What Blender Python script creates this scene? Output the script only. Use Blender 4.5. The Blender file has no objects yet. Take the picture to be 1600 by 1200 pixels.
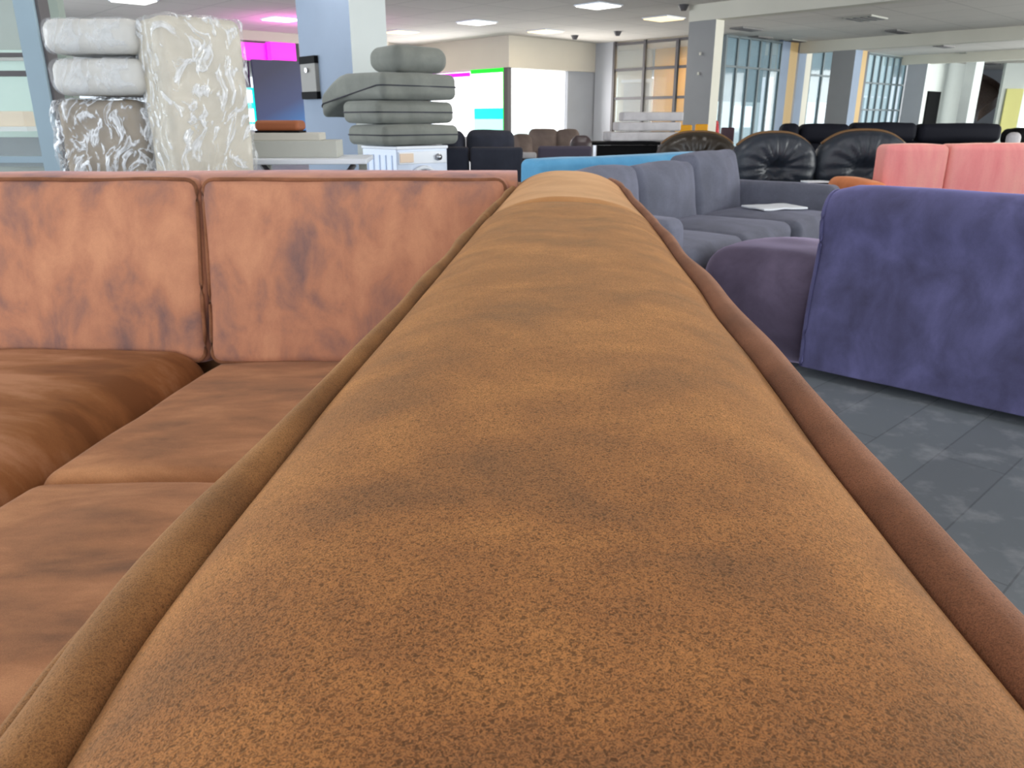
import bpy, bmesh, math, random
from mathutils import Vector, noise, Matrix
random.seed(7)
SC = bpy.context.scene
COL = SC.collection
R = math.radians
# ---------------------------------------------------------------- camera, world, exposure
F, YH, CAMH = 1200.0, 187.0, 1.0
PITCH = math.atan((600 - YH) / F)
CP, SP = math.cos(PITCH), math.sin(PITCH)
cam_d = bpy.data.cameras.new('camera'); cam = bpy.data.objects.new('camera', cam_d); COL.objects.link(cam)
cam.location = (0, 0, CAMH); cam.rotation_euler = (math.pi / 2 - PITCH, 0, 0)
cam_d.sensor_width = 36; cam_d.lens = 27; cam_d.clip_start = 0.02; cam_d.clip_end = 200
cam_d.dof.use_dof = True; cam_d.dof.focus_distance = 0.42; cam_d.dof.aperture_fstop = 38
SC.camera = cam
SC.view_settings.view_transform = 'Standard'
SC.view_settings.look = 'None'
SC.view_settings.exposure = 0.15
SC.view_settings.gamma = 1.0
SC.view_settings.use_curve_mapping = False
world = bpy.data.worlds.new('world'); SC.world = world; world.use_nodes = True
wn = world.node_tree.nodes['Background']
wn.inputs['Color'].default_value = (0.80, 0.90, 1.0, 1); wn.inputs['Strength'].default_value = 1.6


def area(name, loc, size, power, color, rot=(0, 0, 0), size_y=None):
    d = bpy.data.lights.new(name, 'AREA'); d.energy = power; d.color = color
    d.size = size
    if size_y: d.shape = 'RECTANGLE'; d.size_y = size_y
    o = bpy.data.objects.new(name, d); COL.objects.link(o); o.location = loc; o.rotation_euler = rot
    return o


# added daylight-coloured fill behind the camera and far left; window daylight far right
area('light_behind', (1.5, -6.0, 1.7), 12, 500, (0.90, 0.95, 1.0), (R(90), 0, 0), 2.4)
area('fill_left', (-11.5, 7.0, 1.7), 14, 900, (0.88, 0.94, 1.0), (R(90), 0, R(-90)), 2.4)
area('daylight_right', (21.0, 10.0, 1.7), 18, 2600, (0.98, 1.0, 0.97), (R(90), 0, R(68)), 2.4)
area('daylight_far', (20.0, 24.0, 1.7), 8, 500, (0.97, 1.0, 0.98), (R(90), 0, R(110)), 2.4)

area('bay_daylight_left', (-1.6, 22.1, 1.4), 3.6, 90, (1.0, 0.97, 0.99), (R(90), 0, R(133)), 1.6)
area('bay_daylight_right', (1.25, 21.9, 1.4), 2.4, 75, (1.0, 0.98, 0.95), (R(90), 0, R(223)), 1.6)

# ---------------------------------------------------------------- placing helpers
def at(px, py, Y):
    u = (px - 800) / F; v = (py - 600) / F
    t = Y / (CP - v * SP)
    return Vector((u * t, Y, CAMH - (SP + v * CP) * t))


ANG = R(43)                       # the hall is turned 43 degrees to the sofa
B = Vector((math.cos(ANG), math.sin(ANG), 0))
A = Vector((-math.sin(ANG), math.cos(ANG), 0))


def srgb(r, g, b):
    def f(c):
        c /= 255.0
        return c / 12.92 if c <= 0.04045 else ((c + 0.055) / 1.055) ** 2.4
    return (f(r), f(g), f(b), 1)


# ---------------------------------------------------------------- materials
def new_mat(name):
    m = bpy.data.materials.new(name); m.use_nodes = True
    return m, m.node_tree.nodes, m.node_tree.links, m.node_tree.nodes['Principled BSDF']


def plain(name, col, rough=0.6, metal=0.0, spec=0.5, var=0.0, vscale=6, bump=0.0, bscale=60):
    m, N, L, P = new_mat(name)
    P.inputs['Base Color'].default_value = srgb(*col); P.inputs['Roughness'].default_value = rough
    P.inputs['Metallic'].default_value = metal; P.inputs['Specular IOR Level'].default_value = spec
    tc = N.new('ShaderNodeTexCoord')
    n = N.new('ShaderNodeTexNoise'); n.inputs['Scale'].default_value = vscale; n.inputs['Detail'].default_value = 5
    L.new(tc.outputs['Object'], n.inputs['Vector'])
    if var:
        r = N.new('ShaderNodeValToRGB'); c = srgb(*col)
        r.color_ramp.elements[0].position = 0.3; r.color_ramp.elements[1].position = 0.7
        r.color_ramp.elements[0].color = tuple(x * (1 - var) for x in c[:3]) + (1,)
        r.color_ramp.elements[1].color = tuple(min(1, x * (1 + var)) for x in c[:3]) + (1,)
        L.new(n.outputs['Fac'], r.inputs['Fac']); L.new(r.outputs['Color'], P.inputs['Base Color'])
    if bump:
        n2 = N.new('ShaderNodeTexNoise'); n2.inputs['Scale'].default_value = bscale; n2.inputs['Detail'].default_value = 3
        L.new(tc.outputs['Object'], n2.inputs['Vector'])
        bp = N.new('ShaderNodeBump'); bp.inputs['Strength'].default_value = bump; bp.inputs['Distance'].default_value = 0.01
        L.new(n2.outputs['Fac'], bp.inputs['Height']); L.new(bp.outputs['Normal'], P.inputs['Normal'])
    return m


def glow(name, col, strength):
    m, N, L, P = new_mat(name)
    P.inputs['Base Color'].default_value = srgb(*col)
    P.inputs['Emission Color'].default_value = srgb(*col); P.inputs['Emission Strength'].default_value = strength
    return m


def velvet(name, c0, c1, c2, patch=6, stretch=(1, 1, 1), grain=700, gamt=0.25, bump=0.25, sheen=0.25, tint=(255, 220, 190), c3=None,
           sharp=0.12, rough=0.85):
    """suede / velvet: broad rubbed patches of three colours under a fine short nap"""
    m, N, L, P = new_mat(name)
    tc = N.new('ShaderNodeTexCoord')
    mp = N.new('ShaderNodeMapping'); mp.inputs['Scale'].default_value = stretch
    L.new(tc.outputs['Object'], mp.inputs['Vector'])
    n = N.new('ShaderNodeTexNoise'); n.inputs['Scale'].default_value = patch; n.inputs['Detail'].default_value = 6
    n.inputs['Roughness'].default_value = 0.58; n.inputs['Distortion'].default_value = 0.3
    L.new(mp.outputs['Vector'], n.inputs['Vector'])
    r = N.new('ShaderNodeValToRGB'); e = r.color_ramp.elements
    e[0].position = 0.5 - sharp; e[0].color = srgb(*c0); e[1].position = 0.5 + sharp; e[1].color = srgb(*c2)
    x = e.new(0.5); x.color = srgb(*c1)
    L.new(n.outputs['Fac'], r.inputs['Fac'])
    g = N.new('ShaderNodeTexNoise'); g.inputs['Scale'].default_value = grain; g.inputs['Detail'].default_value = 3.5
    g.inputs['Roughness'].default_value = 0.6; g.inputs['Distortion'].default_value = 0.8
    L.new(tc.outputs['Object'], g.inputs['Vector'])
    gr = N.new('ShaderNodeValToRGB'); ge = gr.color_ramp.elements
    ge[0].position = 0.42; ge[0].color = (1 - gamt * .8,) * 3 + (1,); ge[1].position = 0.57; ge[1].color = (1 - gamt * .55,) * 3 + (1,)
    gm = ge.new(0.5); gm.color = (1 + gamt, 1 + gamt, 1 + gamt * 0.9, 1)
    L.new(g.outputs['Fac'], gr.inputs['Fac'])
    mx = N.new('ShaderNodeMix'); mx.data_type = 'RGBA'; mx.blend_type = 'MULTIPLY'; mx.inputs['Factor'].default_value = 1
    L.new(r.outputs['Color'], mx.inputs[6]); L.new(gr.outputs['Color'], mx.inputs[7])
    L.new(mx.outputs[2], P.inputs['Base Color'])
    P.inputs['Roughness'].default_value = rough; P.inputs['Specular IOR Level'].default_value = 0.15
    P.inputs['Sheen Weight'].default_value = sheen; P.inputs['Sheen Roughness'].default_value = 0.45
    P.inputs['Sheen Tint'].default_value = srgb(*tint)
    if bump:
        bp = N.new('ShaderNodeBump'); bp.inputs['Strength'].default_value = bump; bp.inputs['Distance'].default_value = 0.001
        L.new(g.outputs['Fac'], bp.inputs['Height']); L.new(bp.outputs['Normal'], P.inputs['Normal'])
    return m


def leather(name, col, rough=0.35, amt=0.5, scale=9):
    m, N, L, P = new_mat(name)
    P.inputs['Base Color'].default_value = srgb(*col); P.inputs['Roughness'].default_value = rough
    tc = N.new('ShaderNodeTexCoord')
    n = N.new('ShaderNodeTexNoise'); n.inputs['Scale'].default_value = scale; n.inputs['Detail'].default_value = 6; n.inputs['Distortion'].default_value = 1.2
    L.new(tc.outputs['Object'], n.inputs['Vector'])
    bp = N.new('ShaderNodeBump'); bp.inputs['Strength'].default_value = amt; bp.inputs['Distance'].default_value = 0.03
    L.new(n.outputs['Fac'], bp.inputs['Height']); L.new(bp.outputs['Normal'], P.inputs['Normal'])
    return m


def glass(name, tint=(225, 235, 235), alpha=0.25, rough=0.05):
    m, N, L, P = new_mat(name)
    P.inputs['Base Color'].default_value = srgb(*tint); P.inputs['Roughness'].default_value = rough
    tr = N.new('ShaderNodeBsdfTransparent'); mx = N.new('ShaderNodeMixShader'); mx.inputs[0].default_value = alpha
    L.new(tr.outputs[0], mx.inputs[1]); L.new(P.outputs[0], mx.inputs[2]); L.new(mx.outputs[0], N['Material Output'].inputs[0])
    return m


def plastic_film(name, lo=0.50, hi=0.60, amax=0.9, amin=0.10, scale=11.0, bump=0.8):
    """crumpled clear film: mostly transparent, with glints painted as whitish creases"""
    m, N, L, P = new_mat(name)
    tc = N.new('ShaderNodeTexCoord')
    w = N.new('ShaderNodeTexNoise'); w.inputs['Scale'].default_value = 2.2; w.inputs['Detail'].default_value = 2
    L.new(tc.outputs['Object'], w.inputs['Vector'])
    ad = N.new('ShaderNodeMix'); ad.data_type = 'VECTOR'; ad.inputs['Factor'].default_value = 0.35
    L.new(tc.outputs['Object'], ad.inputs[4]); L.new(w.outputs['Color'], ad.inputs[5])
    mp = N.new('ShaderNodeMapping'); mp.inputs['Scale'].default_value = (1.6, 1.6, 0.6); mp.inputs['Rotation'].default_value = (0.25, 0.35, 0)
    L.new(ad.outputs[1], mp.inputs['Vector'])
    n = N.new('ShaderNodeTexNoise'); n.inputs['Scale'].default_value = scale; n.inputs['Detail'].default_value = 4; n.inputs['Distortion'].default_value = 0.5
    L.new(mp.outputs['Vector'], n.inputs['Vector'])
    r = N.new('ShaderNodeValToRGB'); e = r.color_ramp.elements
    e[0].position = lo; e[0].color = (amin,) * 3 + (1,); e[1].position = (lo + hi) / 2 + .04; e[1].color = (amax,) * 3 + (1,)  # whitish opacity streaks paint the highlights on the film
    k = e.new(min(.98, hi + .10)); k.color = (amin * 1.5,) * 3 + (1,)
    L.new(n.outputs['Fac'], r.inputs['Fac'])
    P.inputs['Base Color'].default_value = srgb(232, 236, 242); P.inputs['Roughness'].default_value = 0.15
    P.inputs['Specular IOR Level'].default_value = 1.0
    bp = N.new('ShaderNodeBump'); bp.inputs['Strength'].default_value = bump; bp.inputs['Distance'].default_value = 0.04
    L.new(n.outputs['Fac'], bp.inputs['Height']); L.new(bp.outputs['Normal'], P.inputs['Normal'])
    tr = N.new('ShaderNodeBsdfTransparent'); mx = N.new('ShaderNodeMixShader')
    L.new(r.outputs['Color'], mx.inputs[0])
    L.new(tr.outputs[0], mx.inputs[1]); L.new(P.outputs[0], mx.inputs[2]); L.new(mx.outputs[0], N['Material Output'].inputs[0])
    return m


M = {}
M['arm'] = velvet('golden brown suede', (96, 66, 48), (142, 92, 54), (172, 116, 66), patch=12.0, stretch=(1.0, 1.15, 1), grain=760, gamt=0.72, bump=0.8, sheen=0.30, tint=(255, 205, 150), sharp=0.26)
M['welt'] = velvet('brown suede welt', (104, 72, 46), (138, 94, 56), (162, 114, 70), patch=12, grain=1100, gamt=0.5, bump=0.6, sheen=0.25, tint=(255, 210, 160), sharp=0.25)
M['welt_red'] = velvet('red brown suede welt', (100, 64, 46), (128, 84, 60), (150, 100, 74), patch=12, grain=1100, gamt=0.45, bump=0.6, sheen=0.25, tint=(255, 205, 180), sharp=0.25)
M['back'] = velvet('pink sheen suede', (128, 98, 92), (176, 122, 96), (196, 140, 108), patch=6.5, stretch=(1.3, 1, 0.8), grain=420, gamt=0.08, bump=0.1, sheen=0.25, tint=(255, 215, 225), sharp=0.17)  # same suede, pinkish nap sheen put into the base colour
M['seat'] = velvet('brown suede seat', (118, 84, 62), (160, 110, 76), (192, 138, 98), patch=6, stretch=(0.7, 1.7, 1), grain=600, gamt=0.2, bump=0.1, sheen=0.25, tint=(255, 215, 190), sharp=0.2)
M['seat_dark'] = velvet('deep rust suede seat', (118, 74, 42), (144, 94, 56), (176, 126, 92), patch=2.2, stretch=(1.2, 2.6, 1), grain=420, gamt=0.08, bump=0.1, sheen=0.15, tint=(255, 200, 170), sharp=0.12)
M['purple'] = velvet('violet blue velvet', (55, 53, 74), (72, 71, 102), (90, 89, 128), patch=6.0, stretch=(1.2, 1.2, 0.8), grain=200, gamt=0.05, bump=0.05, sheen=0.5, tint=(190, 185, 255), sharp=0.25)
M['purple_dark'] = velvet('dusky violet velvet', (54, 46, 60), (72, 63, 80), (92, 82, 102), patch=4.0, grain=200, gamt=0.05, bump=0.05, sheen=0.6, tint=(215, 200, 235), sharp=0.25)
M['grey'] = velvet('slate grey weave', (92, 94, 106), (102, 104, 118), (112, 114, 130), patch=5, grain=240, gamt=0.16, bump=0.2, sheen=0.15, tint=(220, 220, 245), sharp=0.2)
M['skyblue'] = velvet('sky blue cloth', (84, 150, 196), (96, 164, 208), (112, 178, 220), patch=3, grain=150, gamt=0.05, bump=0.05, sheen=0.2, tint=(220, 240, 255), sharp=0.2)
M['pink'] = velvet('coral pink velvet', (228, 126, 130), (238, 152, 148), (242, 170, 158), patch=2.4, stretch=(2.2, 1, 0.5), grain=120, gamt=0.04, bump=0.04, sheen=0.5, tint=(255, 215, 190), sharp=0.22)
M['orange'] = velvet('orange velvet', (206, 112, 66), (222, 128, 80), (232, 144, 98), patch=3, grain=120, gamt=0.04, bump=0.04, sheen=0.3, tint=(255, 220, 180), sharp=0.2)
M['olive'] = velvet('olive grey cloth', (116, 118, 112), (126, 128, 122), (136, 138, 130), patch=4, grain=150, gamt=0.05, bump=0.03, sheen=0.2, tint=(230, 235, 230), sharp=0.2)
M['charcoal'] = velvet('charcoal cloth', (46, 48, 58), (54, 56, 66), (62, 64, 76), patch=3, grain=90, gamt=0.05, bump=0, sheen=0.1, sharp=0.2)
M['taupe'] = velvet('taupe cloth', (104, 90, 86), (122, 106, 98), (140, 122, 112), patch=3, grain=90, gamt=0.05, bump=0, sheen=0.15, sharp=0.2)
M['maroon'] = plain('maroon leather', (72, 40, 52), 0.5)
M['darkbrown'] = plain('dark brown leather', (58, 44, 46), 0.45)
M['foam'] = velvet('pale foam pad cloth', (190, 186, 188), (206, 202, 204), (218, 214, 214), patch=5, grain=120, gamt=0.05, bump=0, sheen=0.1, sharp=0.2)
M['blackleather'] = leather('black leather', (44, 50, 60), 0.42, 0.3, 7)
M['rim'] = leather('tan highlight on leather', (120, 88, 52), 0.5, 0.3, 9)  # golden-brown highlight colour for the shell tops
M['brownleather'] = leather('brown black leather', (52, 44, 36), 0.32, 0.4, 7)
M['navyleather'] = plain('blue black cloth', (26, 27, 37), 0.75, spec=0.2)
M['black'] = plain('black', (12, 12, 14), 0.7, spec=0.1)
M['rustpad'] = plain('rust brown pad', (150, 84, 48), 0.7)
M['beige'] = plain('beige paint', (196, 192, 182), 0.6)
M['greige'] = plain('pale grey box board', (176, 176, 168), 0.7, var=0.04)
M['white'] = plain('white lacquer', (226, 230, 238), 0.35)
M['appliance'] = plain('white enamel', (205, 216, 236), 0.3)
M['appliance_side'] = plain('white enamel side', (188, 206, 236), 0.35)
M['colgrey'] = plain('grey column paint', (146, 146, 146), 0.75, var=0.03, vscale=2)
M['colblue'] = plain('blue grey column paint', (134, 148, 168), 0.75, var=0.04, vscale=2)
M['colwhite'] = plain('white column paint', (214, 220, 218), 0.7, var=0.02, vscale=2)
M['wallgrey'] = plain('grey wall paint', (172, 173, 178), 0.8, var=0.04, vscale=1.5)
M['wallwhite'] = plain('white wall paint', (212, 218, 214), 0.8, var=0.02, vscale=1.5)
M['soffit'] = plain('cream soffit paint', (206, 198, 184), 0.8, var=0.02, vscale=1.5)
M['beam'] = plain('cream beam paint', (214, 210, 196), 0.75, var=0.03, vscale=1.5)
M['yellow'] = plain('yellow wall', (234, 230, 150), 0.7)
M['ochre'] = plain('wall tinted by warm light', (226, 176, 86), 0.8, var=0.05, vscale=1)  # yellowish room light put into the wall colour
M['tan'] = plain('tan post', (196, 166, 116), 0.7)
M['frame'] = plain('dark bronze frame', (84, 80, 82), 0.5)
M['framegrey'] = plain('grey green frame', (96, 108, 112), 0.5)
M['alu'] = plain('blue grey aluminium', (146, 166, 178), 0.45, metal=0.1)
M['chair_yellow'] = plain('bright yellow', (250, 176, 20), 0.6)
M['red'] = plain('bright red', (196, 22, 40), 0.35)
M['steel'] = plain('steel', (180, 180, 184), 0.25, metal=0.9)
M['vent'] = plain('grey vent', (120, 118, 116), 0.6)
M['wood'] = plain('brown stair wood', (92, 74, 66), 0.6, var=0.2, vscale=20)
M['boxgrey'] = plain('warm grey plastic', (128, 126, 122), 0.6)
M['paper'] = plain('white paper', (240, 244, 250), 0.6)
M['label'] = plain('peach sticker', (240, 214, 190), 0.6)
M['glass'] = glass('clear glass', (225, 232, 232), 0.13)
M['glassblue'] = glass('blue tinted glass', (150, 176, 188), 0.42)
M['curtain'] = glass('sheer pale blue curtain', (178, 196, 204), 0.62, 0.8)
M['film'] = plastic_film('crumpled clear plastic film', .51, .57, .9, .12, 20)
M['film_soft'] = plastic_film('smooth clear plastic film', .52, .62, .4, .10, 13, .4)
M['film_tall'] = plastic_film('creased clear plastic film', .52, .58, .7, .14, 19, .6)
M['wrapcore'] = plain('beige cloth under film', (196, 188, 170), 0.8, var=0.12, vscale=5)
M['wrapcore_w'] = plain('pale grey cloth under film', (206, 204, 198), 0.8, var=0.08, vscale=5)
M['wrapcore_d'] = plain('brown cloth under film', (150, 136, 116), 0.8, var=0.2, vscale=6)
M['daylight'] = glow('bright daylight pane', (250, 252, 255), 1.6)
M['daylight_soft'] = glow('soft daylight pane', (214, 232, 236), 0.75)
M['reflection_green'] = glow('pale green reflection pane', (160, 186, 176), 0.36)  # glow colour for painted reflections in the left glass
M['lamp_white'] = glow('white lamp diffuser', (255, 253, 248), 2.2)
M['lamp_warm'] = glow('warm lamp diffuser', (255, 226, 170), 1.5)
M['magenta'] = glow('magenta light', (255, 40, 225), 0.85)  # magenta of overexposed windows, painted as glow
M['magenta_deep'] = glow('deep magenta light', (215, 0, 215), 0.95)
M['green'] = glow('green light', (0, 235, 40), 0.95)
M['cyan'] = glow('turquoise light', (0, 226, 210), 0.95)
M['palecyan'] = glow('pale turquoise light', (170, 244, 230), 0.95)
M['coral'] = glow('coral light', (255, 90, 130), 0.9)


def navy_gradient():
    m, N, L, P = new_mat('navy display')
    tc = N.new('ShaderNodeTexCoord'); sx = N.new('ShaderNodeSeparateXYZ'); L.new(tc.outputs['Object'], sx.inputs[0])
    n = N.new('ShaderNodeMath'); n.operation = 'MULTIPLY_ADD'; n.inputs[1].default_value = -0.55; n.inputs[2].default_value = 0.5
    L.new(sx.outputs['Z'], n.inputs[0])
    a = N.new('ShaderNodeMath'); a.operation = 'MULTIPLY_ADD'; a.inputs[1].default_value = 0.25
    L.new(sx.outputs['X'], a.inputs[0]); L.new(n.outputs[0], a.inputs[2])
    r = N.new('ShaderNodeValToRGB'); e = r.color_ramp.elements
    e[0].position = 0.1; e[0].color = srgb(20, 22, 56); e[1].position = 1.0; e[1].color = srgb(20, 116, 190)
    k = e.new(0.6); k.color = srgb(30, 50, 104)
    L.new(a.outputs[0], r.inputs[0])
    P.inputs['Base Color'].default_value = (0.01, 0.012, 0.03, 1)
    L.new(r.outputs[0], P.inputs['Emission Color']); P.inputs['Emission Strength'].default_value = 0.75
    return m


M['navy'] = navy_gradient()


def floor_mat():
    m, N, L, P = new_mat('dark grey plank floor')
    tc = N.new('ShaderNodeTexCoord')
    mp = N.new('ShaderNodeMapping'); mp.inputs['Rotation'].default_value = (0, 0, -ANG)
    L.new(tc.outputs['Object'], mp.inputs['Vector'])
    br = N.new('ShaderNodeTexBrick'); br.inputs['Scale'].default_value = 1.0
    br.inputs['Brick Width'].default_value = 1.3; br.inputs['Row Height'].default_value = 0.19; br.inputs['Mortar Size'].default_value = 0.0025
    br.inputs['Color1'].default_value = srgb(104, 110, 115); br.inputs['Color2'].default_value = srgb(110, 117, 122); br.inputs['Mortar'].default_value = srgb(86, 91, 96)
    L.new(mp.outputs['Vector'], br.inputs['Vector'])
    n = N.new('ShaderNodeTexNoise'); n.inputs['Scale'].default_value = 7; n.inputs['Detail'].default_value = 8; n.inputs['Roughness'].default_value = 0.62
    L.new(tc.outputs['Object'], n.inputs['Vector'])
    r = N.new('ShaderNodeValToRGB'); e = r.color_ramp.elements
    e[0].position = 0.52; e[0].color = (0, 0, 0, 1); e[1].position = 0.72; e[1].color = (0.55, 0.55, 0.55, 1)
    L.new(n.outputs['Fac'], r.inputs[0])
    mx = N.new('ShaderNodeMix'); mx.data_type = 'RGBA'
    L.new(r.outputs[0], mx.inputs[0]); L.new(br.outputs['Color'], mx.inputs[6]); mx.inputs[7].default_value = srgb(165, 168, 172)
    L.new(mx.outputs[2], P.inputs['Base Color'])
    P.inputs['Roughness'].default_value = 0.5
    return m


def ceiling_mat():
    m, N, L, P = new_mat('ceiling tiles')
    tc = N.new('ShaderNodeTexCoord')
    mp = N.new('ShaderNodeMapping'); mp.inputs['Rotation'].default_value = (0, 0, -ANG)
    L.new(tc.outputs['Object'], mp.inputs['Vector'])
    br = N.new('ShaderNodeTexBrick'); br.offset = 0; br.inputs['Scale'].default_value = 1.0
    br.inputs['Brick Width'].default_value = 1.2; br.inputs['Row Height'].default_value = 1.2; br.inputs['Mortar Size'].default_value = 0.010
    br.inputs['Color1'].default_value = srgb(214, 208, 200); br.inputs['Color2'].default_value = srgb(220, 214, 206); br.inputs['Mortar'].default_value = srgb(180, 175, 168)
    L.new(mp.outputs['Vector'], br.inputs['Vector'])
    L.new(br.outputs['Color'], P.inputs['Base Color'])
    P.inputs['Roughness'].default_value = 0.9
    return m


M['floor'] = floor_mat(); M['ceiling'] = ceiling_mat()


# ---------------------------------------------------------------- mesh helpers
def link(name, me, mat, parent=None, loc=None, rotz=0.0):
    o = bpy.data.objects.new(name, me); COL.objects.link(o)
    if mat is not None and len(me.materials) == 0: me.materials.append(mat)
    if parent is not None: o.parent = parent
    if loc is not None: o.location = loc
    o.rotation_euler = (0, 0, rotz)
    return o


def bm_obj(name, bm, mat, parent=None, loc=None, rotz=0.0, smooth=False):
    bmesh.ops.recalc_face_normals(bm, faces=bm.faces)
    me = bpy.data.meshes.new(name); bm.to_mesh(me); bm.free()
    if smooth:
        for p in me.polygons: p.use_smooth = True
    return link(name, me, mat, parent, loc, rotz)


def add_box(bm, c, s, bev=0.0):
    r = bmesh.ops.create_cube(bm, size=1.0)
    for v in r['verts']:
        v.co = Vector((v.co.x * s[0] + c[0], v.co.y * s[1] + c[1], v.co.z * s[2] + c[2]))
    if bev:
        es = list({e for v in r['verts'] for e in v.link_edges})
        bmesh.ops.bevel(bm, geom=es, offset=bev, segments=2, profile=0.5, affect='EDGES')


def box(name, c, s, mat, parent=None, bev=0.0, loc=None, rotz=0.0):
    bm = bmesh.new(); add_box(bm, c, s, bev)
    return bm_obj(name, bm, mat, parent, loc, rotz)


def boxes(name, items, mat, parent=None, bev=0.0, loc=None, rotz=0.0):
    bm = bmesh.new()
    for c, s in items: add_box(bm, c, s, bev)
    return bm_obj(name, bm, mat, parent, loc, rotz)


def thing(name, label, cat, loc=(0, 0, 0), rotz=0.0, group=None):
    o = bpy.data.objects.new(name, None); COL.objects.link(o); o.empty_display_size = 0.1
    o.location = loc; o.rotation_euler = (0, 0, rotz)
    o['label'] = label; o['category'] = cat
    if group: o['group'] = group
    return o


def tag(o, label, cat, group=None):
    o['label'] = label; o['category'] = cat
    if group: o['group'] = group
    return o


def struct(o, label=None, cat=None):
    o['kind'] = 'structure'
    if label: o['label'] = label
    if cat: o['category'] = cat
    return o


def axis_pts(h, r, n):
    r = min(r, h * 0.98)
    off = [r * math.tan(R(a)) for a in (45, 33, 21, 10)]
    inner = h - r
    pts = [-inner - o for o in off]
    pts += [-inner + 2 * inner * i / n for i in range(n + 1)]
    pts += [inner + o for o in reversed(off)]
    return pts


def cushion_bm(sx, sy, sz, r, bulge=(0, 0, 0), n=(8, 8, 4), nz=0.0, nscale=4.0, seed=0, warp=None, bias=None):
    """soft box centred at the origin: rounded edges radius r, faces puffed by bulge"""
    hx, hy, hz = sx / 2, sy / 2, sz / 2
    r = min(r, hx * .98, hy * .98, hz * .98)
    X, Y, Z = axis_pts(hx, r, n[0]), axis_pts(hy, r, n[1]), axis_pts(hz, r, n[2])
    bm = bmesh.new(); cache = {}

    def V(x, y, z):
        k = (round(x, 6), round(y, 6), round(z, 6))
        if k in cache: return cache[k]
        c = Vector((max(-hx + r, min(hx - r, x)), max(-hy + r, min(hy - r, y)), max(-hz + r, min(hz - r, z))))
        d = Vector((x, y, z)) - c
        p = c + (d.normalized() * r if d.length > 1e-9 else d)
        u, v, w = p.x / hx, p.y / hy, p.z / hz
        fx, fy, fz = max(0, 1 - u * u), max(0, 1 - v * v), max(0, 1 - w * w)
        sg = lambda t: math.copysign(abs(t) ** 3, t)
        p = p + Vector((sg(u) * bulge[0] * fy * fz, sg(v) * bulge[1] * fx * fz, sg(w) * bulge[2] * (fx ** .6) * (fy ** .6)))
        if nz:
            q = p * nscale + Vector((seed * 7.3, seed * 3.1, seed))
            p = p + noise.noise_vector(q) * nz + noise.noise_vector(q * 2.7) * nz * 0.35
        if warp: p = warp(p)
        cache[k] = bm.verts.new(p)
        return cache[k]

    def face(P, Q, f):
        for i in range(len(P) - 1):
            for j in range(len(Q) - 1):
                vs = [f(P[i], Q[j]), f(P[i + 1], Q[j]), f(P[i + 1], Q[j + 1]), f(P[i], Q[j + 1])]
                if len(set(vs)) == 4: bm.faces.new(vs)
    for s in (-1, 1):
        face(X, Y, lambda a, b: V(a, b, s * hz)); face(X, Z, lambda a, b: V(a, s * hy, b)); face(Y, Z, lambda a, b: V(s * hx, a, b))
    return bm


def cushion(name, size, r, mat, parent=None, loc=(0, 0, 0), rot=(0, 0, 0), **k):
    bm = cushion_bm(size[0], size[1], size[2], r, **k)
    o = bm_obj(name, bm, mat, parent, loc, smooth=True); o.rotation_euler = rot
    return o


def spline(pts, n=8, closed=False):
    out = []; m = len(pts); P = [Vector(p) for p in pts]
    rng = range(m) if closed else range(m - 1)
    for i in rng:
        if closed: a, b, c, d = P[i - 1], P[i], P[(i + 1) % m], P[(i + 2) % m]
        else: a, b, c, d = P[max(0, i - 1)], P[i], P[i + 1], P[min(m - 1, i + 2)]
        for k in range(n):
            t = k / n
            out.append(0.5 * ((2 * b) + (c - a) * t + (2 * a - 5 * b + 4 * c - d) * t * t + (3 * b - a - 3 * c + d) * t ** 3))
    if not closed: out.append(P[-1])
    return out


def tube_bm(path, rad, closed=False, sides=8, bm=None, flat=1.0):
    """flat<1 squashes the tube vertically"""
    bm = bm or bmesh.new(); rings = []; m = len(path)
    up = Vector((0, 0, 1))
    for i, p in enumerate(path):
        a = path[i - 1] if (i or closed) else path[i]
        b = path[(i + 1) % m] if (i < m - 1 or closed) else path[i]
        t = (b - a).normalized()
        s = t.cross(up)
        if s.length < 1e-3: s = t.cross(Vector((0, 1, 0)))
        s.normalize(); w = s.cross(t).normalized()
        rr = rad[i] if isinstance(rad, (list, tuple)) else rad
        rings.append([bm.verts.new(p + s * math.cos(q) * rr + w * math.sin(q) * rr * flat) for q in [2 * math.pi * k / sides for k in range(sides)]])
    for i in range(m if closed else m - 1):
        r0, r1 = rings[i], rings[(i + 1) % m]
        for k in range(sides):
            bm.faces.new((r0[k], r0[(k + 1) % sides], r1[(k + 1) % sides], r1[k]))
    if not closed:
        bm.faces.new(rings[0]); bm.faces.new(list(reversed(rings[-1])))
    return bm


def tube(name, pts, rad, mat, parent=None, closed=False, sides=8, flat=1.0, loc=None):
    return bm_obj(name, tube_bm([Vector(p) for p in pts], rad, closed, sides, flat=flat), mat, parent, loc, smooth=True)


def interp(tab, y):
    if y <= tab[0][1]: return tab[0][0]
    for (x0, y0), (x1, y1) in zip(tab, tab[1:]):
        if y <= y1:
            t = (y - y0) / (y1 - y0)
            return x0 + (x1 - x0) * t
    return tab[-1][0]


def smooth_interp(tab, y, w=0.05):
    return sum(interp(tab, y + d * w) for d in (-1, -.5, 0, .5, 1)) / 5


# ================================================================ SHELL
def quad_plane(name, cs, mat):
    me = bpy.data.meshes.new(name); me.from_pydata([tuple(c) for c in cs], [], [(0, 1, 2, 3)])
    return link(name, me, mat)


struct(box('floor', (0, 0, -0.05), (48, 48, 0.1), M['floor'], loc=(8, 17, 0)))
struct(box('ceiling', (0, 0, 0.1), (48, 48, 0.2), M['ceiling'], loc=(8, 17, 3.0)))


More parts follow.
